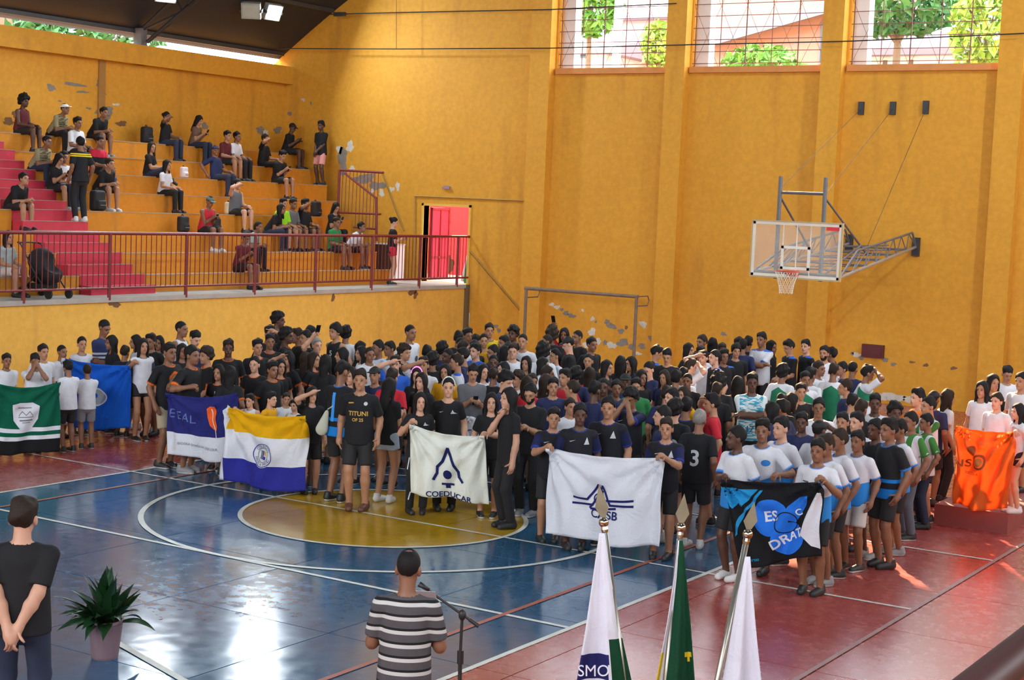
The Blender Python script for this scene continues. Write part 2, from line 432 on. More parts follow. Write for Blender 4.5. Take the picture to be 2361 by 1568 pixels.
# ------------------------------------------------------------------ left platform and bleachers
bl = empty('bleachers', (X0, 4, 0), 'orange concrete bleacher tiers rising along the left wall behind the red railing', 'bleachers')
def part(name, lo, hi, m, parent=bl):
    return MB().box(lo, hi).build(name, m, parent, origin=None)
bl.location = (0, 0, 0)
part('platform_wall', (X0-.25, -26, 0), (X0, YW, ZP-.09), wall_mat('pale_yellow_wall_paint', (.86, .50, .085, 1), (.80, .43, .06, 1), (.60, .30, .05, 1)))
part('platform_slab', (XC, -26, ZP-.09), (X0+.05, YW, ZP), M_PLAT)
for k in range(8):
    xe = tier_x(k); yend = YW if k >= 7 else YW - .0
    ye = YW - max(0, (7-k)) * .30
    part('tier', (XC, -26, tier_z(k-1) if k else ZP), (xe, min(YW, ye), tier_z(k)), M_TIER)
    part('tier_nosing', (xe-.06, -26, tier_z(k)), (xe+.012, min(YW, ye), tier_z(k)+.018), mat('worn_concrete_edge', (.40,.30,.20,1), .85, .4, 3))
for k in range(7):
    xe = tier_x(k); zb = tier_z(k-1) if k else ZP
    part('stair_riser', (xe-.02, 5.45, zb+.0), (xe+.02, 7.15, tier_z(k)+.02), M_STEP)
    zt = tier_z(k) + .2
    part('stair_block', (xe-TD-.0, 5.45, tier_z(k)), (xe-TD+.33, 7.15, zt), M_STEP)
    part('stair_lit_edge', (xe-TD+.27, 5.45, zt), (xe-TD+.338, 7.15, zt+.014), mat('lit_step_edge', (.42,.22,.20,1), .85, .4, 3)); part('stair_lit_edge', (xe-.06, 5.45, tier_z(k)+.02), (xe+.026, 7.15, tier_z(k)+.034), mat('lit_step_edge', (.42,.22,.20,1), .85, .4, 3))  # pale strips put in for the light catching the step tops
part('stair_block', (tier_x(0), 5.45, ZP), (tier_x(0)+.33, 7.15, ZP+.17), M_STEP)
fl = bpy.data.objects['platform_wall']
flakes([(140,695,26,8,'b'),(264,700,28,16,'b'),(768,686,8,18,'b'),(950,674,20,12,'b'),(958,680,10,16,'b')], 'plat', bl)
MB().box((X0-.02, YW-.12, 0), (X0+.10, YW-.02, ZP)).build('corner_pipe', mat('brown_drain_pipe', (.14,.09,.04,1), .7), bl)

def railing(name, x, ya, yb, posts, label, z0=ZP, zt=3.13, zl=2.09):
    r = empty(name, (x, (ya+yb)/2, z0), label, 'railing')
    o = r.location
    def b(n, mb): return mb.build(n, M_RED, r, origin=None)
    def L(p): return (p[0]-o[0], p[1]-o[1], p[2]-o[2])
    b('top_rail', MB().cyl(L((x, ya, zt)), L((x, yb, zt)), .032)); b('bottom_rail', MB().cyl(L((x, ya, zl)), L((x, yb, zl)), .024))
    for y in posts: b('post', MB().cyl(L((x, y, z0-.05)), L((x, y, zt)), .035))
    me = MB().cyl((0, 0, zl-z0), (0, 0, zt-z0), .0095, n=5).mesh('baluster'); me.materials.append(M_RED)
    y = ya + .07
    while y < yb:
        if min(abs(y - q) for q in posts) > .06:
            q = link('baluster', me, r); q.location = (0, y - o[1], 0)
        y += .135
    return r
posts = [at_x(px, 600, X0+.03)[1] for px in (55, 253, 430, 588, 728, 858, 968, 1055)]
dy = posts[1] - posts[0]
posts = [posts[0] - 2.1 * i for i in (3, 2, 1)] + posts
railing('railing', X0+.03, -3.5, YW-.03, posts, 'long red metal railing along the front edge of the left bleacher platform')
# stair guard rail near the end wall
YG = 15.55
def gp(px, py): q = at_y(px, py, YG); return (q[0], q[1], q[2])
g = empty('stair_guard', (0, 0, 0), 'red barred guard rail on the tiers by the end wall', 'railing')
A, B_, Cc, D = gp(783, 392), gp(884, 398), gp(777, 545), gp(868, 556)
MB().cyl(A, Cc, .035).build('post', M_RED, g); MB().cyl(gp(868, 457), D, .035).build('post', M_RED, g)
MB().cyl(A, B_, .03).build('top_rail', M_RED, g); MB().cyl(gp(795, 400), gp(868, 457), .028).build('handrail', M_RED, g)
MB().cyl(gp(780, 490), gp(878, 494), .025).build('mid_rail', M_RED, g); MB().cyl(gp(815, 524), gp(866, 528), .025).build('mid_rail', M_RED, g)
for i in range(1, 12):
    t = i / 12; x = 783 + 98 * t
    MB().cyl(gp(x, 392 + 6*t), gp(x - 5, (492 if t < .35 else 526)), .0095, n=5).build('baluster', M_RED, g)

# doorway, red yard beyond it, its leaf and the things beside it
dw = struct(MB().box((-12.23, YW-.03, ZP), (-12.17, YW+.25, 3.93)).box((-10.75, YW-.03, ZP), (-10.69, YW+.25, 3.93)).box((-12.23, YW-.03, 3.87), (-10.69, YW+.25, 3.93)).build('door_1', mat('door_frame_yellow', (.75,.45,.07,1))))
M_YARD = mat('crimson_yard_wall', (.62, .035, .07, 1), .7, .3, 1.5)
yw_ = struct(MB().box((-17.5, YW+4.2, ZP-.2), (-8.0, YW+4.4, 5.0)).build('wall_yard', M_YARD))
struct(MB().box((-17.5, YW+.22, ZP-.25), (-8.0, YW+4.2, ZP-.02)).build('floor_yard', M_PLAT))
struct(MB().box((-17.7, YW+.3, ZP-.2), (-17.5, YW+4.4, 5.0)).build('wall_yard_side', M_YARD))
flk = mat('dark_mould', (.05,.03,.02,1), .9)
for px, py, w, h in ((1030, 505, 14, 50), (1035, 610, 26, 30), (1020, 630, 18, 20)):
    c = at_y(px, py, YW+4.19); s = np.linalg.norm(at_y(px+1, py, YW+4.19) - c)
    blob((c[0], YW+4.197, c[2]), w*s/2, h*s/2, 'y', flk, yw_)
leaf = tag(link('gate_leaf', None), 'red sheet metal door leaf standing ajar in the doorway', 'door')
leaf.location = (-12.12, YW+.24, ZP)
leaf.rotation_euler[2] = math.radians(95)
MB().box((0, -.02, .03), (.95, .02, 1.92)).build('leaf_panel', mat('bright_red_sheet', (.60,.02,.045,1), .5), leaf)
for z in (.08, .62, 1.15, 1.88): MB().box((0, -.045, z-.025), (.95, -.02, z+.025)).build('cross_bar', M_RED, leaf)
for x in (.03, .48, .92): MB().box((x-.025, -.045, .03), (x+.025, -.02, 1.92)).build('upright', M_RED, leaf)
bn = at_z(1058, 655, ZP)
bin_ = empty('rolled_banner', (-10.98, YW+.36, ZP), 'green and white rolled bundle leaning inside the doorway', 'bundle')
MB().cyl((0,0,.0),(0.03,.05,.75), .09, .07, n=10).build('green_roll', mat('green_plastic',(.02,.22,.07,1)), bin_)
MB().cyl((-.14,0,.05),(-.02,.05,.72), .06, .05, n=10).build('white_roll', mat('white_cloth',(.75,.75,.72,1)), bin_)
fz = empty('steel_cabinet', (-12.62, YW-.75, ZP), 'waist-high cabinet with dark front and white side by the doorway', 'cabinet')
MB().box((-.36, -.22, 0), (.22, .22, .92)).build('cabinet_body', mat('dark_brown_laminate', (.06,.035,.02,1), .5), fz)
MB().box((.22, -.23, 0), (.25, .23, .94)).build('side_panel', mat('white_laminate', (.8,.78,.76,1), .4), fz)
MB().box((-.38, -.24, .92), (.27, .24, .95)).build('top_board', mat('grey_laminate', (.55,.55,.53,1), .5), fz)
# low concrete block at the right side of the court
blk = tag(MB().box((5.55, 4.75, 0), (6.52, 6.9, .27)).build('low_platform', [mat('dull_red_paint', (.26,.06,.055,1), .55, .3, 3)]), 'low dull red concrete platform under the orange banner', 'platform')
# right platform and rail, on which the photographer stands
pr = empty('spectator_platform', (0,0,0), 'near concrete spectator platform beneath the brown corner handrail', 'platform')
MB().box((10.78, -26, 0), (11.0, 4.0, ZP-.4)).build('platform_wall', M_WALL, pr)
MB().box((10.75, -26, ZP-.4), (17.03, 4.0, ZP-.3)).build('platform_slab', M_PLAT, pr)
MB().box((12.6, -26, ZP-.3), (17.03, 4.0, ZP+.1)).build('tier', M_TIER, pr)
M_DKR = mat('brown_handrail_paint', (.06,.02,.018,1), .5)
rr_ = empty('corner_handrail', (10.93, -11, ZP-.3), 'dark red handrail crossing the bottom right corner of the view', 'railing')
def Lr(p): return (p[0]-10.93, p[1]+11, p[2]-ZP+.3)
MB().cyl(Lr((10.93, -20, 3.02)), Lr((10.93, 3.9, 3.02)), .045, n=12).build('top_rail', M_DKR, rr_, smooth=True)
MB().cyl(Lr((10.93, -20, 1.8)), Lr((10.93, 3.9, 1.8)), .03).build('bottom_rail', M_RED, rr_)
for y in np.arange(-19.8, 3.9, 1.9): MB().cyl(Lr((10.93, y, 1.6)), Lr((10.93, y, 3.0)), .035).build('post', M_RED, rr_)

# ------------------------------------------------------------------ wires across the hall
M_WIRE = mat('black_cable', (.02, .02, .02, 1), .6)
for pts, lab in ((((760, 33), (920, 29), (1270, 22), (1560, 8)), 'upper black cable stretched across the end wall'),
                 (((640, 112), (925, 113), (1270, 111), (1600, 103), (1960, 95), (2361, 77)), 'lower black cable stretched across the end wall and windows')):
    P = [at_y(a, b, YW-.45) for a, b in pts]
    o = MB().tube([tuple(q) for q in P], .014, n=5).build('cable', M_WIRE); tag(o, lab, 'cable')
q0, q1 = at_y(914, 0, YW-.45), at_y(914, 113, YW-.45)
tag(MB().cyl(q0, q1, .007, n=4).build('hanging_wire', M_WIRE), 'thin vertical wire hanging between the two cables', 'wire')
a, b = at_y(1150 - 380, 33, YW-.5), at_y(795, 30, YW-.5)
MB().box((a[0], YW-.52, a[2]-.05), (b[0], YW-.44, a[2]+.05)).build('cable_clamp', M_STEELD, wall_end)

# ------------------------------------------------------------------ floodlights
M_LIT = emit('lit_lamp_glass', (.80, .93, 1.0, 1), 60.0)
M_CASE = mat('grey_lamp_case', (.35, .37, .33, 1), .5)
M_OFF = mat('unlit_lamp_glass', (.45, .48, .40, 1), .25)
def flood(loc, aim, label, lit=True, energy=0, spot=None, size=.55):
    e = empty('floodlight', loc, label, 'lamp', 'roof floodlights')
    d = Vector(aim) - Vector(loc); e.rotation_euler = d.to_track_quat('-Z', 'Y').to_euler()
    MB().box((-.24, -.20, .0), (.24, .20, .16)).build('housing', M_CASE, e)
    MB().box((-.20, -.16, -.012), (.20, .16, .0)).build('lens', M_LIT if lit else M_OFF, e)
    MB().box((-.28, -.03, -.02), (-.24, .03, .30)).box((.24, -.03, -.02), (.28, .03, .30)).box((-.28, -.03, .28), (.28, .03, .31)).build('bracket', M_STEELD, e)
    if lit and energy:
        ld = bpy.data.lights.new('floodlight_beam', 'AREA'); ld.shape = 'RECTANGLE'; ld.size = .42; ld.size_y = .34
        ld.energy = energy; ld.color = (.80, .92, 1.0); ld.spread = math.radians(170)
        lo = link('floodlight_beam', ld, e); lo.location = (0, 0, -.03)
    return e
l1 = at_y(632, 30, 15.0)
flood(l1, l1 + V3(7.0, -1.2, -3.2), 'lit white floodlight high in the corner by the end wall', True, 240)
l2 = at_y(578, 26, 14.3)
flood(l2, l2 + V3(4, -6, -3), 'unlit pale floodlight beside the lit one in the corner', False)
l3 = at_y(385, -10, 10.6)
flood(l3, l3 + V3(5, -3, -6), 'lit floodlight at the top edge above the bleachers', True, 160)
k = 0
for y in (-8, 2, 11):  # unseen fill floodlights added to light the hall, strength set per row
    for x in (-9, 0, 9):
        k += 1
        p = V3(x, y, roof_z(x) - 1.0)
        flood(p, p + (V3(-6, -.5, -4) if x == 9 else V3(-x*.25, -.6, -6)), 'lit floodlight hanging from the roof over the court', True, ({-8: 50, 2: 190, 11: 420} if x == 9 else {-8: 15, 2: 40, 11: 130})[y])
# ------------------------------------------------------------------ outside the windows
M_HILL = mat('outdoor_ground', (.30, .26, .18, 1), .9, .3, 1)
struct(MB().box((-60, YW+4.6, 0), (50, 70, 6.3)).build('ground_hill', M_HILL))
struct(MB().box((-60, -40, 0), (-20.0, YW+10, 5.6)).build('ground_bank', M_HILL))
M_PINK = mat('pink_house_plaster', (.50, .25, .19, 1), .85, .08, 1)
M_CREAM = mat('cream_house_plaster', (.85, .80, .74, 1), .85, .08, 1)
M_ROOFG = mat('grey_fibre_roof', (.20, .20, .22, 1), .8, .2, 2)
M_GLASS = mat('dark_window_glass', (.06, .08, .10, 1), .15, .1)
def house(x0, x1, y0, y1, z0, zw, wallm, roofm, label, ridge=1.6, wins=()):
    h = empty('house', ((x0+x1)/2, (y0+y1)/2, z0), label, 'house'); o = h.location
    f = lambda x, y, z: (x-o[0], y-o[1], z-o[2])
    MB().box(f(x0, y0, z0), f(x1, y1, zw)).build('walls', wallm, h)
    m = (y0+y1)/2; e = .5
    MB().add([f(x0-e,y0-e,zw-.1),f(x1+e,y0-e,zw-.1),f(x1+e,m,zw+ridge),f(x0-e,m,zw+ridge),f(x0-e,y1+e,zw-.1),f(x1+e,y1+e,zw-.1),
              f(x0-e,y0-e,zw-.28),f(x1+e,y0-e,zw-.28),f(x0-e,y1+e,zw-.28),f(x1+e,y1+e,zw-.28)],
             [(0,1,2,3),(3,2,5,4),(6,7,1,0),(8,4,5,9),(6,0,3,4,8),(1,7,9,5,2),(6,8,9,7)]).build('roof', roofm, h)
    for (a, b, c, d) in wins: 
        w = MB().box(f(a, y0-.05, c), f(b, y0+.02, d)).build('window', M_CREAM, h)
        MB().box(f(a+.08, y0-.07, c+.08), f(b-.08, y0-.05, d-.08)).build('pane', M_GLASS, w)
    return h
def pxz(px, py, Y): q = at_y(px, py, Y); return q[0], q[2]
h = house(pxz(1580, 80, 31)[0], pxz(1950, 80, 31)[0], 31, 37, 6.3, pxz(1700, -70, 31)[1], M_PINK, M_ROOFG, 'pink plastered house with sloping grey eave behind the middle window')
a, b = pxz(1622, 108, 30.6), pxz(1940, 18, 30.6)
o = h.location
MB().add([(x-o[0], y-o[1], z-o[2]) for (x, z) in (a, b) for y in (30.2, 30.98) for z in (z-.12, z+.16)], [(0,1,3,2), (4,6,7,5), (0,4,5,1), (2,3,7,6), (1,5,7,3), (0,2,6,4)]).build('sloping_eave', M_ROOFG, h)
a, b = pxz(1886, 148, 30.9), pxz(1918, 50, 30.9)
w = MB().box((a[0]-o[0], 30.9-o[1], a[1]-o[2]), (b[0]-o[0], 31.02-o[1], b[1]-o[2])).build('window', M_ROOFG, h)
MB().box((a[0]-o[0]+.06, 30.87-o[1], a[1]-o[2]+.06), (b[0]-o[0]-.06, 30.9-o[1], b[1]-o[2]-.06)).build('pane', M_GLASS, w)
M_MAUVE = mat('mauve_roof', (.30,.22,.25,1), .8)
house(pxz(1296, 80, 33)[0], pxz(1400, 80, 33)[0], 33, 38, 6.3, pxz(1350, 108, 33)[1], M_CREAM, M_MAUVE, 'low cream house behind the leftmost barred window', .55, wins=((pxz(1325,0,33)[0], pxz(1372,0,33)[0], pxz(0,150,33)[1]-.2, pxz(0,118,33)[1]-.35),))
house(pxz(1426, 80, 36)[0], pxz(1560, 80, 36)[0], 36, 40, 6.3, pxz(1480, 30, 36)[1], mat('blush_house_plaster', (.62,.42,.38,1), .85, .08, 1), M_MAUVE, 'blush coloured building at the right of the leftmost window', 1.2)
house(pxz(1990, 120, 32)[0], pxz(2236, 120, 32)[0], 32, 36, 6.3, pxz(2100, 108, 32)[1], mat('white_house_plaster', (.86,.86,.85,1), .8, .05, 1), M_MAUVE, 'small white house with mauve roof behind the right window', .7, wins=((pxz(2040,0,32)[0], pxz(2062,0,32)[0], 8.4, 9.0), (pxz(2100,0,32)[0], pxz(2122,0,32)[0], 8.4, 9.0)))
house(-31, -24.5, 2, 16, 5.6, 8.2, mat('peach_house_plaster', (.80,.52,.42,1), .8, .1, 1), mat('tile_roof', (.4,.16,.10,1)), 'peach coloured house seen through the gap over the left wall', 1.4)
M_LEAF = [mat('fresh_green_leaves', (.10, .28, .03, 1), .6, .5, 3), mat('deep_green_leaves', (.04, .15, .03, 1), .6, .5, 3), mat('lime_leaves', (.22, .38, .05, 1), .6, .4, 3)]
M_BARK = mat('grey_bark', (.16, .11, .07, 1), .9, .3, 6)
def tree(base, crown, r, label, mi, n=900, ls=.28, trunk=.16):
    t = empty('tree', base, label, 'tree', 'trees outside the hall')
    b = np.array(base, float); c = np.array(crown, float) - b
    MB().cyl((0,0,0), tuple(c), trunk, trunk*.5, n=8).build('trunk', M_BARK, t)
    for k in range(4):
        a = rng.uniform(0, 6.28); MB().cyl(tuple(c*.7), tuple(c + np.array((math.cos(a)*r[0]*.6, math.sin(a)*r[1]*.6, r[2]*.3))), trunk*.4, .02, n=5).build('branch', M_BARK, t)
    u = rng.normal(size=(n, 3)); u /= np.linalg.norm(u, axis=1)[:, None]
    P = c + u * np.array(r) * (rng.uniform(.35, 1, n) ** .5)[:, None]
    a = rng.normal(size=(n, 3)); a /= np.linalg.norm(a, axis=1)[:, None]; bb = np.cross(a, rng.normal(size=(n, 3))); bb /= np.linalg.norm(bb, axis=1)[:, None]
    s = ls * rng.uniform(.6, 1.3, n)[:, None]
    vs = np.stack([P - a*s, P + bb*s*.4, P + a*s, P - bb*s*.4], 1).reshape(-1, 3)
    o = MB(); o.v = [tuple(q) for q in vs.tolist()]; o.f = [(4*i, 4*i+1, 4*i+2, 4*i+3) for i in range(n)]; o.m = [0]*n
    f = o.build('foliage', M_LEAF[mi], t); f['kind'] = 'stuff'
    return t
def ptree(px, py, Y, r, label, mi, n, ls, tk): q = at_y(px, py, Y); tree((q[0], Y, 6.3), (q[0], Y, q[2]), r, label, mi, n, ls, tk)
ptree(1362, 14, 27, (1.0, 1.0, .95), 'bright green tree behind the leftmost barred window', 0, 800, .2, .12)
ptree(1518, 105, 26, (.55, .5, .75), 'leafy lime shrub at the right edge of the leftmost window', 2, 500, .14, .06)
ptree(1755, 150, 27, (1.25, .9, .6), 'low green shrub below the pink house', 0, 800, .15, .06)
ptree(2075, 8, 29, (1.9, 1.5, .95), 'dense deep green tree behind the right window', 1, 1100, .22, .16)
ptree(2276, 62, 27, (.95, 1.0, 1.5), 'light green tree at the right edge of the right window', 2, 900, .2, .12)
tree((-22, 8.5, 5.6), (-22, 8.5, 8.3), (1.4, 3.2, 1.0), 'tree seen through the gap over the left wall, nearer the left edge', 0, 1200, .22)
tree((-22.5, 15.5, 5.6), (-22.5, 15.5, 8.2), (1.4, 2.6, 1.0), 'tree seen through the gap over the left wall, beside the truss', 1, 1100, .22)
_q = at_y(1424, 80, 25); tag(MB().cyl((_q[0], 25, 6.3), (_q[0], 25, 13), .13, n=12).build('street_pole', mat('pale_blue_concrete', (.62,.68,.75,1))), 'pale concrete street pole behind the leftmost barred window', 'pole')

# ------------------------------------------------------------------ basketball backboard on its wall truss
M_STEEL = mat('grey_painted_steel', (.13, .13, .14, 1), .45, .3, 8)
M_GALV = mat('galvanised_tube', (.45, .46, .46, 1), .35, .2, 8, metal=.6)
BX, BY, BZ = .142, 12.641, 2.823
hb = empty('basketball_hoop', (BX, BY, 0), 'clear basketball backboard with orange rim on a lattice arm from the end wall', 'basketball hoop')
def gl():
    m, nt, b = new_mat('clear_acrylic'); b.inputs['Base Color'].default_value = (.95, 1, .98, 1)
    b.inputs['Roughness'].default_value = .05; b.inputs['Alpha'].default_value = .13; return m
H = lambda x, y, z: (x, y, z)
bb_ = MB().box((-.9, -.01, BZ), (.9, .01, BZ+1.05)).build('backboard', gl(), hb)
M_BW = mat('white_board_frame', (.80, .76, .66, 1), .5, .1)
def frame(name, x0, x1, z0, z1, w, y=-.016):
    MB().box((x0, y-.006, z0), (x1, y+.006, z0+w)).box((x0, y-.006, z1-w), (x1, y+.006, z1)).box((x0, y-.006, z0), (x0+w, y+.006, z1)).box((x1-w, y-.006, z0), (x1, y+.006, z1)).build(name, M_BW, bb_)
frame('board_border', -.9, .9, BZ, BZ+1.05, .05); frame('target_square', -.295, .295, BZ+.15, BZ+.60, .05)
MB().box((-.93, -.03, BZ-.03), (.93, .03, BZ)).box((-.93, -.03, BZ+1.05), (.93, .03, BZ+1.08)).box((-.93, -.03, BZ), (-.9, .03, BZ+1.05)).box((.9, -.03, BZ), (.93, .03, BZ+1.05)).build('edge_frame', mat('tan_edge_frame', (.5,.38,.2,1)), hb)
for x in (-.28, .0, .28): MB().box((x-.008, .012, BZ+.02), (x+.008, .03, BZ+1.03)).build('back_strip', M_BW, bb_)
bd = MB().box((.60, -.024, BZ+.93), (.86, -.017, BZ+.995)).build('brand_plate', mat('red_plate', (.65, .03, .05, 1)), bb_)
# rim, net
RZ = 3.05 - .10
rc_ = (0, -.375, RZ)
ringpts = [(rc_[0] + .228*math.cos(t), rc_[1] + .228*math.sin(t), RZ) for t in np.linspace(0, 2*math.pi, 25)]
MB().tube(ringpts, .011, n=6).box((-.09, -.16, RZ-.09), (.09, -.0, RZ+.01)).build('rim', mat('orange_red_rim', (.55, .06, .03, 1), .4), hb)
net = MB()
M_NET = mat('white_net_cord', (.80, .76, .62, 1), .8)
for i in range(12):
    for sg in (1, -1):
        pts = []
        for k in range(6):
            t = 2*math.pi*(i + sg*.5*k)/12; r = .225 - .10*math.sin(k/5*1.5); pts.append((rc_[0]+r*math.cos(t), rc_[1]+r*math.sin(t), RZ-.085*k))
        net.tube(pts, .004, n=3)
net.build('net', M_NET, hb)
# lattice arms: two trusses from the wall plus uprights
def bar(a, b, r=.03, m=M_STEEL, name='arm_tube'): return MB().cyl(a, b, r, n=7).build(name, m, hb)
WYl = YW - BY - .03
for sx in (-.46, .46):
    bar((sx, .16, BZ-.05), (sx, .16, BZ+1.05+.88), .042, name='upright')
bar((-.46, .16, BZ+1.62), (.46, .16, BZ+1.62), .03, name='cross_tube')
bar((-.9, .05, BZ+.08), (.9, .05, BZ+.08), .03, name='cross_tube')
Wt = at_y(2110, 568, YW); wz = Wt[2]
for sx, wx in ((-.9, -.75), (.9, .75)):
    lo = (sx, .03, BZ+.05); w = (wx, WYl, 3.45)
    bar(lo, w, .032, M_GALV); up = (sx*.85, 1.25, BZ+.55); bar(up, (wx, WYl-.3, 3.75), .024); bar(lo, up, .024)
    bar((wx, WYl-.3, 3.75), w, .024)
    for k in range(7):
        t0, t1 = k/7, (k+.5)/7
        a = np.array(lo)*(1-t0)+np.array(w)*t0; b = np.array(up)*(1-t1)+np.array((wx, WYl-.3, 3.75))*t1; c = np.array(lo)*(1-(k+1)/7)+np.array(w)*((k+1)/7)
        bar(a, b, .012, name='lattice_bar'); bar(b, c, .012, name='lattice_bar')
    MB().box((wx-.08, WYl-.05, 3.25), (wx+.08, WYl+.03, 3.65)).build('wall_bracket', M_STEELD, hb)
for k in range(5):
    t = .18 + k*.18; y = .03 + t*(WYl-.03); z = BZ+.05 + t*(3.45-BZ-.05)
    bar((-.9+.15*t, y, z), (.9-.15*t, y, z), .018, name='cross_tube')
    bar((-.9+.15*t, y, z), (.9-.15*(t+.18), .03+(t+.18)*(WYl-.03), z+.1), .012, name='lattice_bar')
for sx in (-.46, .46):
    bar((sx, .16, BZ+1.55), (sx*1.3, 2.3, BZ+.45), .022, name='brace'); bar((sx, .16, BZ+.02), (sx*1.3, 1.9, BZ+.65), .02, name='brace')
for i, (px, py) in enumerate(((1987, 250), (2060, 250), (2136, 248))):
    a = at_y(px, py, YW); an = (a[0]-BX, WYl+.02, a[2])
    MB().box((an[0]-.06, WYl-.05, a[2]-.14), (an[0]+.06, WYl+.03, a[2]+.14)).build('wall_anchor', M_STEELD, hb)
    end = ((-.46, .16, BZ+1.7), (.46, .16, BZ+1.6), (.75, 1.8, BZ+.6))[i]
    MB().cyl(an, end, .006, n=4).build('stay_cable', M_WIRE, hb)

# ------------------------------------------------------------------ futsal goal
M_RUST = mat('rusty_goal_tube', (.20, .14, .10, 1), .8, .5, 9)
GX, GY = -6.70, 16.32
gg = empty('futsal_goal', (GX, GY, 0), 'rusty metal goal frame standing in front of the end wall', 'goal')
MB().cyl((-1.5, 0, 0), (-1.5, 0, 2.02), .04, n=10).build('post', M_RUST, gg); MB().cyl((1.5, 0, 0), (1.5, 0, 2.02), .04, n=10).build('post', M_RUST, gg)
MB().cyl((-1.54, 0, 2.0), (1.54, 0, 2.0), .042, n=10).build('crossbar', M_RUST, gg)
for sx in (-1.5, 1.5):
    MB().tube([(sx, 0, 2.0), (sx, .55, 2.0), (sx, .62, 1.9), (sx, .55, 1.78), (sx, 0, 1.78)], .016).build('net_hook', M_RUST, gg)
    MB().tube([(sx, 0, .05), (sx, .75, .05)], .018).build('ground_bar', M_RUST, gg)

# ------------------------------------------------------------------ text shapes
_dg = None
def text_tris(txt, bold=False, width=1.0):
    cu = bpy.data.curves.new('t', 'FONT'); cu.body = txt; cu.align_x = 'CENTER'; cu.align_y = 'CENTER'; cu.resolution_u = 4
    if bold: cu.offset = .02
    ob = bpy.data.objects.new('t', cu); COL.objects.link(ob)
    dg = bpy.context.evaluated_depsgraph_get(); ev = ob.evaluated_get(dg); me = ev.to_mesh(); me.calc_loop_triangles()
    v = np.array([p.co[:2] for p in me.vertices]); t = [tuple(q.vertices) for q in me.loop_triangles]
    ev.to_mesh_clear(); bpy.data.objects.remove(ob); bpy.data.curves.remove(cu)
    c = (v.max(0) + v.min(0)) / 2; v = v - c; h = np.ptp(v[:, 1]); v = v / h; v[:, 0] *= width
    return v, t      # height 1, centred
def poly_tris(pts):
    """triangulate a simple polygon with Blender's tessellator"""
    from mathutils.geometry import tessellate_polygon
    tr = tessellate_polygon([[Vector((x, y, 0)) for x, y in pts]])
    return np.array(pts, float), [tuple(t) for t in tr]
def stroke(pts, w, closed=False):
    """thick polyline as quads -> triangles"""
    v = []; t = []
    P = [np.array(p, float) for p in pts]
    segs = list(zip(P[:-1], P[1:])) + ([(P[-1], P[0])] if closed else [])
    for a, b in segs:
        d = (b-a)/(np.linalg.norm(b-a)+1e-9); n = np.array((-d[1], d[0]))*w/2; e = d*w*.3; i = len(v)
        v += [a-n-e, b-n+e, b+n+e, a+n-e]; t += [(i, i+1, i+2), (i, i+2, i+3)]
    return np.array(v), t
def ringp(c, r, w, n=40): return stroke([(c[0]+r*math.cos(q), c[1]+r*math.sin(q)) for q in np.linspace(0, 2*math.pi, n)], w)
def disc(c, rx, ry=None, n=28): ry = ry or rx; return poly_tris([(c[0]+rx*math.cos(q), c[1]+ry*math.sin(q)) for q in np.linspace(0, 2*math.pi, n+1)[:-1]])
def place(vt, cx, cy, h, rot=0):
    v, t = vt; c, s = math.cos(rot), math.sin(rot); v = v * h
    return np.stack([cx + c*v[:, 0] - s*v[:, 1], cy + s*v[:, 0] + c*v[:, 1]], 1), t
def arc_text(txt, c, r, h, a0, a1, flip=False):
    v = []; t = []
    for i, ch in enumerate(txt):
        if ch == ' ': continue
        a = a0 + (a1-a0) * (i+.5)/len(txt)
        q = place(GLY(ch), c[0] + r*math.cos(a), c[1] + r*math.sin(a), h, a - math.pi/2 + (math.pi if flip else 0))
        b = len(v); v += list(q[0]); t += [tuple(b+k for k in w) for w in q[1]]
    return np.array(v), t
_gl = {}
def GLY(ch):
    if ch not in _gl: _gl[ch] = text_tris(ch)
    return _gl[ch]
def subdiv(v, t, L):
    v = [np.array(p) for p in v]; out = []; st = list(t); cache = {}
    while st:
        a, b, c = st.pop()
        e = [np.linalg.norm(v[a]-v[b]), np.linalg.norm(v[b]-v[c]), np.linalg.norm(v[c]-v[a])]
        m = int(np.argmax(e))
        if e[m] <= L: out.append((a, b, c)); continue
        p, q, r = ((a, b, c), (b, c, a), (c, a, b))[m]
        k = (min(p, q), max(p, q))
        if k not in cache: cache[k] = len(v); v.append((v[p]+v[q])/2)
        n = cache[k]; st += [(p, n, r), (n, q, r)]
    return np.array(v), out

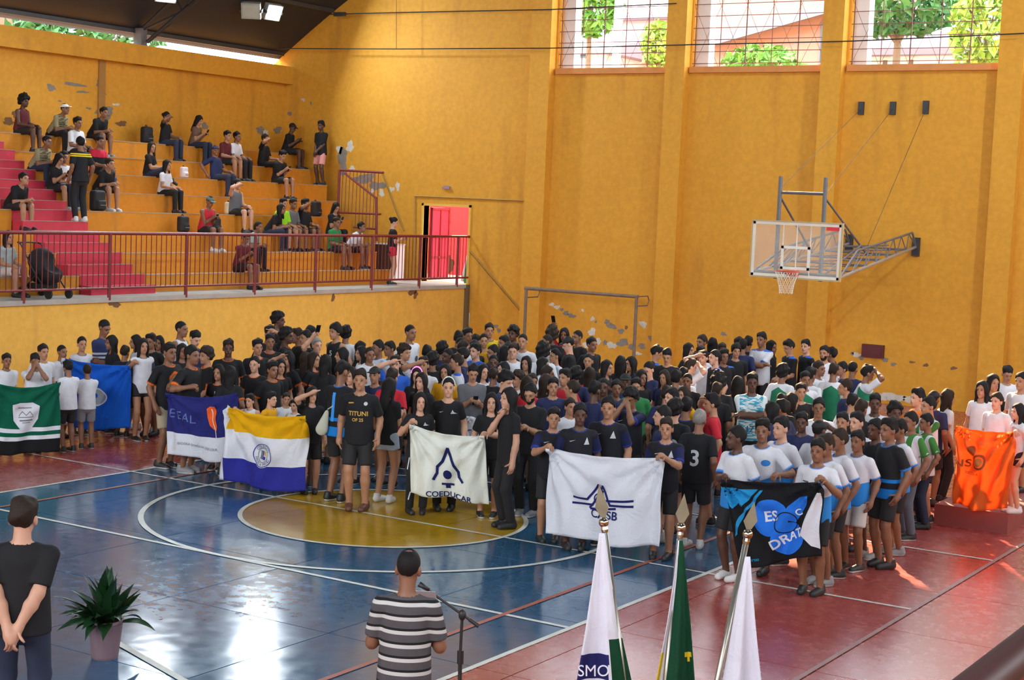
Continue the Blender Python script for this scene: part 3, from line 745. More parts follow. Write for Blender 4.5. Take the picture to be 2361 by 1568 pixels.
# ------------------------------------------------------------------ cloth banners
def cloth(name, mat_, two=True):
    m = mat(name, mat_, .85, .06, 4, spec=.15)
    nt = m.node_tree; b = nt.nodes['Principled BSDF']
    if not b.inputs['Normal'].is_linked:
        no = N(nt, 'ShaderNodeTexNoise'); no.inputs['Scale'].default_value = 7; no.inputs['Detail'].default_value = 4; no.inputs['Distortion'].default_value = 1.5
        tc = N(nt, 'ShaderNodeTexCoord'); nt.links.new(tc.outputs['Object'], no.inputs['Vector'])
        bp = N(nt, 'ShaderNodeBump'); bp.inputs['Strength'].default_value = .5; bp.inputs['Distance'].default_value = .03
        nt.links.new(no.outputs['Fac'], bp.inputs['Height']); nt.links.new(bp.outputs[0], b.inputs['Normal'])
    return m
BANNERS = []
class Banner:
    def __init__(s, corners, ground, label, bands, sag=.05, folds=.025, zg=0.0, seedn=0, nu=44, nv=30, grp=None, ph=0, right_tuck=0, extra=None, fwd=.30):
        A = at_z(*ground[0], zg); B = at_z(*ground[1], zg)
        n = np.cross(B - A, (0, 0, 1)); n /= np.linalg.norm(n)
        n = -n if np.dot(n, CAM - A) < 0 else n
        A = A + n*fwd; B = B + n*fwd; s.A = A; s.px = (min(corners[0][0], corners[3][0]), max(corners[1][0], corners[2][0])); BANNERS.append(s)
        s.c = [at_vert(px, py, A, B) for px, py in corners]      # TL TR BR BL
        s.sag = sag; s.fold = folds; s.ph = ph; s.extra = extra
        n = np.cross(B - A, (0, 0, 1)); n /= np.linalg.norm(n)
        if np.dot(n, CAM - A) < 0: n = -n
        s.n = n; s.w = np.linalg.norm(s.c[1]-s.c[0]); s.h = np.linalg.norm(s.c[3]-s.c[0])
        us = np.linspace(0, 1, nu+1); vs = sorted(set(np.round(np.linspace(0, 1, nv+1), 4)) | set(b[0] for b in bands if not callable(b[0]) and b[0] < 1))
        P = [s.S(u, v) for v in vs for u in us]
        o0 = (s.c[2]+s.c[3])/2
        me = bpy.data.meshes.new('banner'); K = nu+1
        fs = [(j*K+i, (j+1)*K+i, (j+1)*K+i+1, j*K+i+1) for j in range(len(vs)-1) for i in range(nu)]
        me.from_pydata([tuple(p - o0) for p in P], [], fs)
        mats = []; mi = []
        for b in bands:
            if b[1] not in mats: mats.append(b[1])
        for m in mats: me.materials.append(m)
        for j in range(len(vs)-1):
            v = (vs[j]+vs[j+1])/2
            for i in range(nu):
                u = (us[i]+us[i+1])/2; r = 0
                for lim, m in bands:
                    if (lim(u, v) if callable(lim) else v < lim): r = mats.index(m); break
                mi.append(r)
        me.polygons.foreach_set('material_index', mi); me.polygons.foreach_set('use_smooth', [True]*len(fs)); me.update()
        s.o = link('banner', me); s.o.location = o0; s.o0 = o0
        md = s.o.modifiers.new('thickness', 'SOLIDIFY'); md.thickness = .004; md.offset = -1
        tag(s.o, label, 'banner', grp)
    def S(s, u, v):
        c = s.c
        p = (1-v)*((1-u)*c[0]+u*c[1]) + v*((1-u)*c[3]+u*c[2])
        p = p + V3(0, 0, -s.sag*4*u*(1-u)*(1-.55*v))
        # folds fan out from the two held corners
        a1 = math.atan2(v*s.h+.02, u*s.w+.02); a2 = math.atan2(v*s.h+.02, (1-u)*s.w+.02)
        d = s.fold*1.35*(math.sin(a1*15+s.ph)*math.exp(-2.0*u) + math.sin(a2*15+1+s.ph)*math.exp(-2.0*(1-u)) + .9*math.sin(u*12+s.ph*2+v*2)*v + .35*math.sin(u*27+v*9+s.ph))
        p = p + V3(0, 0, .022*math.sin(u*7+s.ph*3)*v)
        q = p + s.n*d
        if s.extra is not None: q = q + s.extra(u, v)
        return q
    def put(s, name, vt, m, off=.004, L=.035):
        off = off + .004
        """flat print on the cloth, vt in (u,v) units of metres from the top-left corner"""
        v, t = subdiv(*vt, L)
        vs = []
        for x, y in v:
            u, w = min(1, max(0, x/s.w)), min(1, max(0, y/s.h))
            vs.append(tuple(s.S(u, w) + s.n*off - s.o0))
        MB().add(vs, t).build(name, m, s.o)
    def uv(s, px, py):
        """metres on the cloth from its top-left for a pixel near the cloth (flat approximation)"""
        A, B, D = s.c[0], s.c[1], s.c[3]
        p = at_vert(px, py, A, B)
        # solve bilinear roughly
        u = v = .5
        for _ in range(12):
            q = s.S(u, v) - s.n*np.dot(s.S(u, v)-A, s.n); e = p - q
            du = (s.c[1]-s.c[0]); dv = (s.c[3]-s.c[0])
            u += np.dot(e, du)/np.dot(du, du)*.9; v += np.dot(e, dv)/np.dot(dv, dv)*.9
        return u*s.w, v*s.h
flipv = lambda vt: (vt[0]*np.array((1, -1)), [(a, c, b) for a, b, c in vt[1]])
def T(txt, **k): return flipv(text_tris(txt, **k))
C_GREEN = cloth('green_banner_cloth', (.004, .10, .055, 1)); C_WHITE = cloth('white_banner_cloth', (.68, .69, .74, 1))
C_BLACK = cloth('black_banner_cloth', (.012, .012, .014, 1)); C_BLUE = cloth('blue_banner_cloth', (.01, .10, .52, 1))
C_NAVY = cloth('navy_banner_cloth', (.022, .025, .15, 1)); C_YEL = cloth('yellow_banner_cloth', (.72, .38, .005, 1))
C_ROYAL = cloth('royal_banner_cloth', (.028, .03, .27, 1)); C_CREAM = cloth('cream_banner_cloth', (.72, .74, .66, 1))
C_SKY = cloth('sky_banner_cloth', (.02, .28, .58, 1)); C_MID = cloth('mid_blue_print', (.02, .16, .66, 1)); C_ORANGE = cloth('orange_banner_cloth', (.80, .20, .04, 1))
C_INK = cloth('navy_ink', (.015, .02, .11, 1)); C_GREYP = cloth('grey_ink', (.16, .17, .19, 1)); C_PALE = cloth('pale_outline_ink', (.12, .16, .38, 1)); C_FEATH = cloth('orange_ink', (.85, .12, .02, 1)); C_RUST = cloth('rust_ink', (.30, .09, .03, 1))
# let light glow through the orange cloth
nt = C_ORANGE.node_tree; pb = nt.nodes['Principled BSDF']; pb.inputs['Transmission Weight'].default_value = 0
tl = nt.nodes.new('ShaderNodeBsdfTranslucent'); tl.inputs[0].default_value = (.95, .28, .06, 1); mx = nt.nodes.new('ShaderNodeMixShader'); mx.inputs[0].default_value = .45
out = nt.nodes['Material Output']; nt.links.new(pb.outputs[0], mx.inputs[1]); nt.links.new(tl.outputs[0], mx.inputs[2]); nt.links.new(mx.outputs[0], out.inputs[0])

b1 = Banner([(-40, 872), (138, 880), (139, 1040), (-40, 1040)], [(0, 1052), (140, 1044)], 'green banner with white shield crest and white stripes at the far left',
            [(.62, C_GREEN), (.68, C_WHITE), (.74, C_GREEN), (.80, C_WHITE), (2, C_BLACK)], sag=.11, ph=1)
x, y = b1.uv(60, 962); k = .00527
def shield(cx, cy, w, h): return poly_tris([(cx-w*.5, cy-h*.42), (cx-w*.25, cy-h*.5), (cx+w*.25, cy-h*.5), (cx+w*.5, cy-h*.36), (cx+w*.46, cy+h*.1), (cx+w*.25, cy+h*.4), (cx, cy+h*.5), (cx-w*.25, cy+h*.4), (cx-w*.48, cy+h*.1)])
b1.put('shield_crest', shield(x, y, .40, .46), C_WHITE)
for dx, dy, w, h in ((0, .0, .22, .012), (0, .05, .20, .022), (0, .085, .13, .012), (-.02, -.15, .20, .014)): b1.put('crest_drawing', poly_tris([(x+dx-w/2, y+dy-h/2), (x+dx+w/2, y+dy-h/2), (x+dx+w/2, y+dy+h/2), (x+dx-w/2, y+dy+h/2)]), C_GREYP, .007)
b1.put('crest_drawing', stroke([(x-.10, y-.02), (x-.05, y-.09), (x, y-.03), (x+.05, y-.09), (x+.10, y-.02)], .010), C_GREYP, .007)

b2 = Banner([(142, 824), (301, 842), (301, 989), (146, 984)], [(148, 1014), (302, 1020)], 'plain blue banner with round grey emblem, second from the left',
            [(lambda u, v: u < .05, C_WHITE), (2, C_BLUE)], sag=.04, folds=.04, ph=.5, fwd=0)
x, y = b2.uv(226, 915)
b2.put('round_emblem', disc((x, y), .115, .15), cloth('dull_grey_ink', (.30, .34, .38, 1)), .006); b2.put('emblem_ring', ringp((x, y), .13, .02), C_WHITE, .009)
b2.put('emblem_mark', disc((x-.03, y-.02), .035), C_BLUE, .010)

b3 = Banner([(383, 905), (548, 905), (540, 1062), (384, 1046)], [(385, 1088), (520, 1102)], 'navy and white banner with orange feather, third from the left',
            [(.63, C_NAVY), (2, C_WHITE)], sag=.07, ph=2)
x, y = b3.uv(418, 958)
for i, ch in enumerate('EEAL'): b3.put('lettering', place(T(ch), x - .13 + i*.105, y - .02 + i*.018, .115), C_PALE, .006)
x, y = b3.uv(490, 968)
b3.put('feather', poly_tris([(x-.085, y-.15), (x-.03, y-.18), (x+.03, y-.17), (x+.06, y-.06), (x+.085, y+.10), (x+.08, y+.15), (x+.03, y+.13), (x-.03, y+.08), (x-.075, y-.04)]), C_FEATH, .006)
b3.put('quill', stroke([(x-.01, y-.14), (x+.02, y), (x+.09, y+.24)], .012), C_WHITE, .010)
x, y = b3.uv(455, 1030); b3.put('lettering', place(T('ESCOLA ESTADUAL JOSE LOUR'), x + .03, y, .042, .03), C_GREYP, .006)

b4 = Banner([(522, 934), (708, 958), (703, 1134), (505, 1106)], [(505, 1114), (703, 1142)], 'yellow, white and blue striped banner with round school seal',
            [(lambda u, v: u < .045, C_WHITE), (.30, C_YEL), (.68, C_WHITE), (2, C_ROYAL)], sag=.07, folds=.04, ph=0)
x, y = b4.uv(607, 1050); R = .155
b4.put('seal_disc', disc((x, y), R+.012, n=40), C_WHITE, .002)
b4.put('seal_ring', ringp((x, y), R, .010), C_ROYAL, .006); b4.put('seal_ring', ringp((x, y), R*.62, .008), C_GREYP, .006)
fl = lambda vt: vt
v_, t_ = arc_text('COLEGIO', (0, 0), R*.80, .038, math.radians(150), math.radians(30)); b4.put('lettering', (v_*np.array((1,-1))+np.array((x, y)), t_), C_INK, .006)
v_, t_ = arc_text('PASSO A PASSO', (0, 0), R*.80, .034, math.radians(200), math.radians(340), True); b4.put('lettering', (v_*np.array((1,-1))+np.array((x, y)), t_), C_INK, .006)
rect = lambda cx, cy, w, h: poly_tris([(cx-w/2, cy-h/2), (cx+w/2, cy-h/2), (cx+w/2, cy+h/2), (cx-w/2, cy+h/2)])
b4.put('seal_mark', rect(x-.045, y, .025, .115), C_GREYP, .006); b4.put('seal_mark', rect(x-.015, y, .022, .115), C_ROYAL, .006)
b4.put('seal_mark', rect(x+.028, y-.028, .045, .05), C_YEL, .006); b4.put('seal_mark', rect(x+.03, y+.035, .055, .04), C_ROYAL, .006)

b5 = Banner([(944, 977), (1117, 1004), (1127, 1160), (946, 1134)], [(945, 1186), (1126, 1196)], 'cream banner with dark pointed arch logo and lettering',
            [(2, C_CREAM)], sag=.06, folds=.03, ph=1.4)
def lp(b, pts): return [b.uv(*q) for q in pts]
b5.put('arch_logo', stroke(lp(b5, [(1000, 1104), (1008, 1090), (1009, 1075), (1020, 1064), (1032, 1034), (1041, 1062), (1046, 1074), (1056, 1090), (1058, 1102), (1066, 1112)]), .035), C_INK, .006)
x, y = b5.uv(1032, 1094); b5.put('dot', disc((x, y), .052, .062), C_INK, .006)
x, y = b5.uv(1033, 1120); b5.put('base_bar', rect(x, y-.02, .15, .03), C_INK, .006); b5.put('base_bar', rect(x, y+.015, .055, .05), C_INK, .006)
x, y = b5.uv(1036, 1141); b5.put('lettering', place(T('COEDUCAR', bold=True), x, y, .075, .03), C_INK, .006)
for dx, (a, b) in enumerate((((944, 1055), (939, 1082)), ((946, 1134), (941, 1152)))):
    p, q = at_vert(*a, b5.c[0], b5.c[1]), at_vert(*b, b5.c[0], b5.c[1]); MB().cyl(p-b5.o0, q-b5.o0, .008, n=4).build('tie_ribbon', C_WHITE, b5.o)

b6 = Banner([(1262, 1033), (1529, 1055), (1521, 1263), (1258, 1231)], [(1258, 1252), (1521, 1290)], 'large white banner with blue twin-peak logo held by players in black',
            [(2, C_WHITE)], sag=.05, folds=.035, ph=2.2)
for pts in ([(1324, 1144), (1354, 1151), (1378, 1119), (1392, 1155), (1461, 1155)], [(1322, 1158), (1366, 1164), (1388, 1122), (1406, 1166), (1461, 1168)], [(1362, 1172), (1418, 1174)], [(1360, 1170), (1388, 1134)]):
    b6.put('peak_logo', stroke(lp(b6, pts), .026), C_INK, .006)
b6.put('peak_logo', ringp(b6.uv(1377, 1150), .05, .014, 20), C_INK, .006)
x, y = b6.uv(1393, 1187); b6.put('lettering', place(T('CASB', bold=True), x, y, .10, .03), C_INK, .006)

b7 = Banner([(1664, 1104), (1897, 1112), (1893, 1282), (1700, 1308)], [(1672, 1338), (1900, 1378)], 'black and blue banner with three blue discs held by players in white',
            [(2, C_BLACK)], sag=.02, folds=.035, ph=.9)
P7 = lambda pts: poly_tris([b7.uv(*q) for q in pts])
b7.put('blue_flame', P7([(1669, 1122), (1744, 1130), (1738, 1138), (1712, 1168), (1700, 1160), (1692, 1172), (1678, 1160)]), C_SKY, .006)
b7.put('blue_flame', P7([(1749, 1132), (1757, 1131), (1740, 1160), (1716, 1185), (1700, 1232), (1692, 1238), (1706, 1190), (1728, 1162)]), C_SKY, .006)
def disc7(px, py, r): x, y = b7.uv(px, py); b7.put('blue_disc', disc((x, y), r, r*1.0), C_MID, .006); return x, y
disc7(1777, 1193, .215); disc7(1818, 1242, .20)
b7.put('blue_disc', P7([(1816, 1168), (1840, 1148), (1866, 1142), (1858, 1166), (1846, 1188), (1832, 1206), (1815, 1200), (1808, 1182)]), C_MID, .006)
x, y = b7.uv(1779, 1190); b7.put('lettering', place(T('ES', bold=True), x, y, .125), C_WHITE, .010)
x, y = b7.uv(1842, 1181); b7.put('lettering', place(T('C', bold=True), x, y, .085, -.3), C_WHITE, .010)
x, y = b7.uv(1812, 1240); b7.put('lettering', place(T('DRAT', bold=True), x+.02, y, .115, -.30), C_WHITE, .010)
x, y = b7.uv(1738, 1291); b7.put('lettering', place(T('esportes'), x, y, .04), C_SKY, .010)
b7.put('black_swirl', ringp(b7.uv(1812, 1205), .13, .012, 24), C_BLACK, .011)
b7.put('white_fold', P7([(1884, 1134), (1893, 1136), (1891, 1266), (1872, 1258), (1846, 1232)]), C_WHITE, .012)

b8 = Banner([(2206, 981), (2341, 996), (2322, 1176), (2194, 1166)], [(2196, 1172), (2335, 1192)], 'orange banner with dark round lettering at the far right',
            [(2, C_ORANGE)], sag=.03, folds=.06, zg=.27, ph=.3, fwd=.12)
x, y = b8.uv(2257, 1066); b8.put('lettering', ringp((x, y), .085, .03, 30), C_RUST, .006); b8.put('lettering', disc((x, y), .05, .055), cloth('amber_ink', (.45,.16,.04,1)), .006)
x, y = b8.uv(2218, 1066); b8.put('lettering', place(T('INS', bold=True), x, y, .10), C_RUST, .006)
x, y = b8.uv(2240, 1092); b8.put('lettering', place(T('ESCOLA', bold=True), x, y, .035), C_RUST, .006)
x, y = b8.uv(2240, 1040); b8.put('lettering', disc((x, y), .05, .07), C_RUST, .006)

b9 = Banner([(1072, 958), (1222, 968), (1205, 1102), (1058, 1090)], [(1060, 1142), (1215, 1158)], 'white banner half hidden behind the cream banner and the long-haired girl',
            [(2, cloth('pale_grey_banner', (.60,.60,.64,1)))], sag=.05, folds=.04, ph=1.9, fwd=0)
x, y = b9.uv(1086, 998); b9.put('lettering', place(T('ESCOL'), x, y, .09, -.2), C_ROYAL, .006)
x, y = b9.uv(1128, 1076); BANNERS.remove(b9); b9.put('lettering', place(T('DO'), x, y, .07, 0), C_ROYAL, .006)

# ------------------------------------------------------------------ ceremonial flags in the foreground
M_POLE = mat('brushed_metal_pole', (.36, .33, .28, 1), .3, .15, 9, metal=.8)
M_CHROME = mat('worn_chrome', (.62, .58, .50, 1), .18, .2, 12, metal=1)
M_BRASS = mat('tarnished_brass_blade', (.26, .23, .16, 1), .4, .3, 9, metal=.7)
def at_d(px, py, dep): return CAM + ray(px, py) * dep
base = at_z(1505, 2150)
st = tag(link('flag_stand', None), 'round flag stand on the floor below the three flags', 'stand'); st.location = base
MB().lathe((0,0,0), [(.26,0),(.26,.03),(.10,.06),(.07,.22),(.0,.24)], 20).build('stand_base', mat('dark_wood', (.08,.04,.02,1), .5), st)
def flagpole(ball, foot, dep, tip, label, flaglabel, build):
    B = at_d(*ball, dep); D = at_d(*foot, dep*1.0)
    d = D - B; d /= np.linalg.norm(d)
    L = (B[2] - .12) / -d[2]; F = B + d*L
    e = empty('flagpole', F, label, 'flagpole', 'ceremonial flags in the foreground')
    MB().cyl((0,0,0), tuple(B - F), .022, .018, n=12).build('pole', M_POLE, e, smooth=True)
    up = -d
    o = MB().sphere(tuple(B - F), .030, 14).build('ball', M_CHROME, e, smooth=True)
    MB().lathe(tuple(B - F - up*.06), [(.018,0),(.022,.02),(.018,.04)], 10, ax=tuple(up)).build('collar', M_CHROME, e)
    # diamond spear blade facing the camera
    t = B - F + up*.03; w = CR*.040
    z = up; n = np.cross(w, z); n = n/np.linalg.norm(n)*.006
    hh = np.linalg.norm(at_d(*tip, dep) - B) - .03
    vs = [t + w*.35, t + z*hh*.30 + w, t + z*hh, t + z*hh*.30 - w, t - w*.35]
    vv = [q + n for q in vs] + [q - n for q in vs]
    MB().add(vv, [(0,1,2,3,4), (9,8,7,6,5)] + [(i, i+5, (i+1) % 5+5, (i+1) % 5) for i in range(5)]).build('spear_blade', M_BRASS, e)
    f = build(B, d, dep)
    tag(f, flaglabel, 'flag', 'ceremonial flags in the foreground'); return e
def drape(rows, dep, matf, name='flag', wob=.05, seed=0):
    """hanging flag: rows of (y, xl, xr) in pixels give its silhouette at the pole's distance, folded in depth"""
    nu = 36; nv = 46; P = []
    ys = np.linspace(rows[0][0], rows[-1][0], nv+1)
    xl = np.interp(ys, [r[0] for r in rows], [r[1] for r in rows]); xr = np.interp(ys, [r[0] for r in rows], [r[2] for r in rows])
    for j in range(nv+1):
        for i in range(nu+1):
            u = i/nu; k = (j/nv)
            q = at_d(xl[j] + (xr[j]-xl[j])*u, ys[j], dep)
            P.append(q - CF*(.03 + wob*k*math.sin(u*9.5 + seed + 1.2*k) + .25*wob*math.sin(u*23+seed)*k))
    o0 = P[-1-nu//2]
    me = bpy.data.meshes.new(name); K = nu+1
    fs = [(j*K+i, (j+1)*K+i, (j+1)*K+i+1, j*K+i+1) for j in range(nv) for i in range(nu)]
    me.from_pydata([tuple(p-o0) for p in P], [], fs); mats = []; mi = []
    for j in range(nv):
        for i in range(nu):
            m = matf((i+.5)/nu, (ys[j]+ys[j+1])/2, xl[j] + (xr[j]-xl[j])*(i+.5)/nu)
            if m not in mats: mats.append(m)
            mi.append(mats.index(m))
    for m in mats: me.materials.append(m)
    me.polygons.foreach_set('material_index', mi); me.polygons.foreach_set('use_smooth', [True]*len(fs)); me.update()
    o = link(name, me); o.location = o0
    md = o.modifiers.new('thickness', 'SOLIDIFY'); md.thickness = .004; md.offset = 0
    return o, o0
C_DKG = cloth('dark_green_flag_cloth', (.008, .055, .025, 1)); C_LIL = cloth('white_flag_satin', (.70, .69, .78, 1)); C_FYEL = cloth('flag_yellow_cloth', (.70, .50, .02, 1)); C_FNAVY = cloth('flag_navy_cloth', (.02, .02, .11, 1))
D1, D2, D3 = 9.25, 9.2, 9.15
def f1(B, d, dep):
    o, o0 = drape([(1228, 1381, 1394), (1330, 1366, 1408), (1440, 1350, 1428), (1568, 1328, 1456), (1760, 1300, 1490)], dep,
              lambda u, y, x: C_DKG if (y > 1468 and x > 1402 + (y-1468)*.06 and x < 1432 + (y-1468)*.22) else (C_FNAVY if 1508 < y < 1560 and x < 1402 else C_LIL), seed=1)
    v, t = T('SMO')
    vs = [tuple(at_d(1366 + x*25, 1537 + y*26, dep) - CF*.115 - o0) for x, y in v]
    MB().add(vs, t).build('lettering', C_LIL, o); return o
flagpole((1392, 1205), (1437, 1568), D1, (1390, 1116), 'leaning metal flagpole with spear tip, leftmost of the three', 'white flag with navy lettered band draped on the leftmost pole', f1)
def f2(B, d, dep):
    o, o0 = drape([(1245, 1562, 1573), (1330, 1553, 1581), (1440, 1536, 1591), (1568, 1512, 1600), (1760, 1486, 1615)], dep,
                 lambda u, y, x: C_FYEL if ((y > 1500 and u < .09) or (y > 1508 and abs(x - 1586) < (1524-y)*.45+1 and y < 1530)) else (C_LIL if u < .24 - (y-1245)*.0001 else C_DKG), seed=2.4); return o
flagpole((1570, 1217), (1535, 1568), D2, (1572, 1138), 'metal flagpole with diamond spear tip, middle of the three', 'dark green flag with yellow details draped on the middle pole', f2)
def f3(B, d, dep):
    o, o0 = drape([(1282, 1716, 1728), (1360, 1702, 1733), (1460, 1685, 1741), (1568, 1666, 1752), (1760, 1636, 1770)], dep, lambda u, y, x: C_LIL, seed=4); return o
flagpole((1724, 1232), (1655, 1568), D3, (1741, 1158), 'strongly leaning metal flagpole with spear tip, rightmost of the three', 'plain white flag draped on the rightmost pole', f3)

# ------------------------------------------------------------------ microphone stand
M_BLKM = mat('black_stand_metal', (.018, .018, .02, 1), .4, .2, 9)
mp_ = at_z(1058, 1690)
MX = np.array(mp_)
dm = np.dot(MX - CAM, CF)
ms = empty('microphone_stand', mp_, 'black boom microphone stand beside the man in the striped shirt', 'microphone stand')
top = at_d(1066, 1418, dm); Lm = lambda q: tuple(np.array(q) - MX)
MB().cyl((0,0,.02), Lm(at_d(1061, 1520, dm)), .016, n=10).build('lower_tube', M_BLKM, ms)
MB().cyl(Lm(at_d(1061, 1530, dm)), Lm(at_d(1062, 1500, dm)), .026, n=10).build('clutch', M_BLKM, ms)
MB().cyl(Lm(at_d(1061, 1510, dm)), Lm(top), .012, n=10).build('upper_tube', M_BLKM, ms)
MB().sphere(Lm(top), (.03, .03, .045), 10).build('boom_joint', M_BLKM, ms, smooth=True)
MB().cyl(Lm(at_d(972, 1350, dm)), Lm(at_d(1104, 1444, dm)), .0105, n=10).build('boom_arm', M_BLKM, ms)
MB().cyl(Lm(at_d(1082, 1428, dm)), Lm(at_d(1104, 1444, dm)), .016, n=10).build('counterweight', M_BLKM, ms)
MB().cyl(Lm(at_d(966, 1346, dm)), Lm(at_d(990, 1361, dm)), .024, .014, n=12).build('microphone', M_BLKM, ms, smooth=True)
for k in range(3):
    a = k*2.094 + .4; MB().cyl((0,0,.10), (.30*math.cos(a), .30*math.sin(a), .012), .010, n=6).build('leg', M_BLKM, ms)

# ------------------------------------------------------------------ potted peace lily
pp_ = at_z(242, 1516)
pl_ = empty('potted_plant', pp_, 'leafy green plant in a mauve pot on the blue court', 'plant')
MB().lathe((0,0,0), [(.105,0),(.112,.02),(.145,.30),(.152,.31),(.152,.335),(.138,.335),(.13,.27),(.0,.27)], 20).build('pot', mat('mauve_pot', (.19, .12, .14, 1), .6), pl_, smooth=False)
MB().lathe((0,0,.265), [(.128,0),(.128,.012),(.0,.018)], 16).build('soil', mat('dark_soil', (.03,.02,.015,1), .95), pl_)
M_LILY = mat('dark_lily_leaf', (.010, .040, .012, 1), .35, .5, 8)
def leafmesh(L, W, droop):
    vs = []; n = 8
    for i in range(n+1):
        t = i/n; w = W*math.sin(math.pi*min(1, t*1.02)**.8)*(1-.25*t); x = L*(t - .18*droop*t*t); z = L*(.55*t*(1-droop*.9*t))
        vs += [(x, -w, z + w*.35), (x, 0, z), (x, w, z + w*.35)]
    fs = []
    for i in range(n):
        for k in (0, 1): fs.append((3*i+k, 3*i+3+k, 3*i+4+k, 3*i+1+k))
    return MB().add(vs, fs)
shapes = [leafmesh(*q).mesh('leaf', True) for q in ((.42, .058, .4), (.44, .060, .9), (.36, .050, 1.25), (.50, .058, .65))]
for s_ in shapes: s_.materials.append(M_LILY)
for i in range(72):
    o = link('leaf', shapes[i % 4], pl_)
    a = rng.uniform(0, 6.28); r = rng.uniform(0, .07)
    tilt = rng.uniform(-1.2, -.15) if i % 4 in (0, 3) else rng.uniform(-.75, .25)
    o.rotation_euler = (rng.uniform(-.3, .3), tilt, a); o.location = (r*math.cos(a), r*math.sin(a), .29); o.scale = [rng.uniform(.75, 1.15)]*3
for i in range(26): 
    a = i*2.4; MB().cyl((.03*math.cos(a), .03*math.sin(a), .27), (.10*math.cos(a), .10*math.sin(a), .45), .004, n=4).build('stem', M_LILY, pl_)
# ------------------------------------------------------------------ figures: smooth-blended volumes turned into one skin
class Prim:
    def __init__(s, f, lo, hi, clips=(), tagn=''):
        s.f = f; s.lo = np.array(lo); s.hi = np.array(hi); s.clips = clips; s.tag = tagn
I3 = np.eye(3)
def rc(a, b, r1, r2, clips=(), tagn='', o=None, R=None, sy=1.0):
    a = np.array(a, float); b = np.array(b, float)
    if R is None:
        A, Bq = a, b
    else:
        A, Bq = o + R @ a, o + R @ b
    m = max(r1, r2); lo = np.minimum(A, Bq) - m; hi = np.maximum(A, Bq) + m
    def f(P):
        Q = P if R is None else (P - o) @ R
        a_, b_ = a, b
        if sy != 1.0: Q = Q * np.array((1, sy, 1)); a_ = a * np.array((1, sy, 1)); b_ = b * np.array((1, sy, 1))
        ab = b_ - a_; t = np.clip(((Q - a_) @ ab) / (ab @ ab + 1e-12), 0, 1)
        return np.linalg.norm(Q - a_ - t[..., None]*ab, axis=-1) - (r1 + (r2 - r1)*t)
    return Prim(f, lo, hi, clips, tagn)
def el(c, r, o=None, R=None, tagn=''):
    c = np.array(c, float); r = np.array(r, float); m = r.max()
    C = c if R is None else o + R @ c
    def f(P):
        Q = (P if R is None else (P - o) @ R) - c
        k0 = np.linalg.norm(Q/r, axis=-1); k1 = np.linalg.norm(Q/(r*r), axis=-1) + 1e-9
        return k0*(k0-1)/k1
    return Prim(f, C - m, C + m, (), tagn)
def axis_pts(lo, hi, h, flo=None, fhi=None, fh=None):
    if flo is None: return np.linspace(lo, hi, max(3, int((hi-lo)/h)+2))
    out = []
    for a, b, s in ((lo, flo, h), (flo, fhi, fh), (fhi, hi, h)):
        if b - a > 1e-4: out.append(np.linspace(a, b, max(2, int((b-a)/s)+1)))
    return np.unique(np.round(np.concatenate(out), 5))
def field(prims, ax, k=.03, carve=()):
    F = np.full([len(a) for a in ax], 1.0)
    for p in prims:
        sl = []
        for i in range(3):
            sl.append(slice(max(0, np.searchsorted(ax[i], p.lo[i]-.06)-1), np.searchsorted(ax[i], p.hi[i]+.06)+1))
        G = np.stack(np.meshgrid(*[ax[i][sl[i]] for i in range(3)], indexing='ij'), -1)
        if 0 in G.shape: continue
        d = p.f(G)
        for n, o in p.clips: d = np.maximum(d, (G - o) @ n)
        S = F[tuple(sl)]; h = np.clip(.5 + .5*(S-d)/k, 0, 1)
        F[tuple(sl)] = S*(1-h) + d*h - k*h*(1-h)
    if carve:
        G = np.stack(np.meshgrid(*ax, indexing='ij'), -1)
        for c in carve: F = np.maximum(F, c(G))
    return F
def surfnet(F, ax):
    ins = F < 0
    cnt = sum(ins[i:ins.shape[0]-1+i, j:ins.shape[1]-1+j, k:ins.shape[2]-1+k].astype(np.int8) for i in (0,1) for j in (0,1) for k in (0,1))
    act = (cnt > 0) & (cnt < 8)
    I = np.argwhere(act); n = len(I); idx = np.full(act.shape, -1, int); idx[act] = np.arange(n)
    acc = np.zeros((n, 3)); num = np.zeros(n); X = [np.asarray(a) for a in ax]
    corners = [(i, j, k) for i in (0,1) for j in (0,1) for k in (0,1)]
    for a in corners:
        for d in range(3):
            if a[d]: continue
            b = list(a); b[d] = 1
            ia = (I[:,0]+a[0], I[:,1]+a[1], I[:,2]+a[2]); ib = (I[:,0]+b[0], I[:,1]+b[1], I[:,2]+b[2])
            fa, fb = F[ia], F[ib]; m = (fa < 0) != (fb < 0)
            t = np.where(m, fa/(fa-fb+1e-12), 0)
            pa = np.stack([X[q][ia[q]] for q in range(3)], 1); pb = np.stack([X[q][ib[q]] for q in range(3)], 1)
            acc += np.where(m[:, None], pa + (pb-pa)*t[:, None], 0); num += m
    V = acc/np.maximum(num, 1)[:, None]
    faces = []
    for d in range(3):
        e, g = (d+1) % 3, (d+2) % 3
        s0 = [slice(None)]*3; s1 = [slice(None)]*3; s0[d] = slice(0, -1); s1[d] = slice(1, None)
        A, B = ins[tuple(s0)], ins[tuple(s1)]; Q = np.argwhere(A != B)
        Q = Q[(Q[:, e] > 0) & (Q[:, g] > 0) & (Q[:, e] < F.shape[e]-1) & (Q[:, g] < F.shape[g]-1)]
        if not len(Q): continue
        fl = A[tuple(Q.T)]
        def cid(de, dg):
            q = Q.copy(); q[:, e] += de; q[:, g] += dg; return idx[tuple(q.T)]
        f = np.stack([cid(-1,-1), cid(0,-1), cid(0,0), cid(-1,0)], 1)
        f[~fl] = f[~fl][:, ::-1]; faces.append(f)
    return V, np.concatenate(faces)
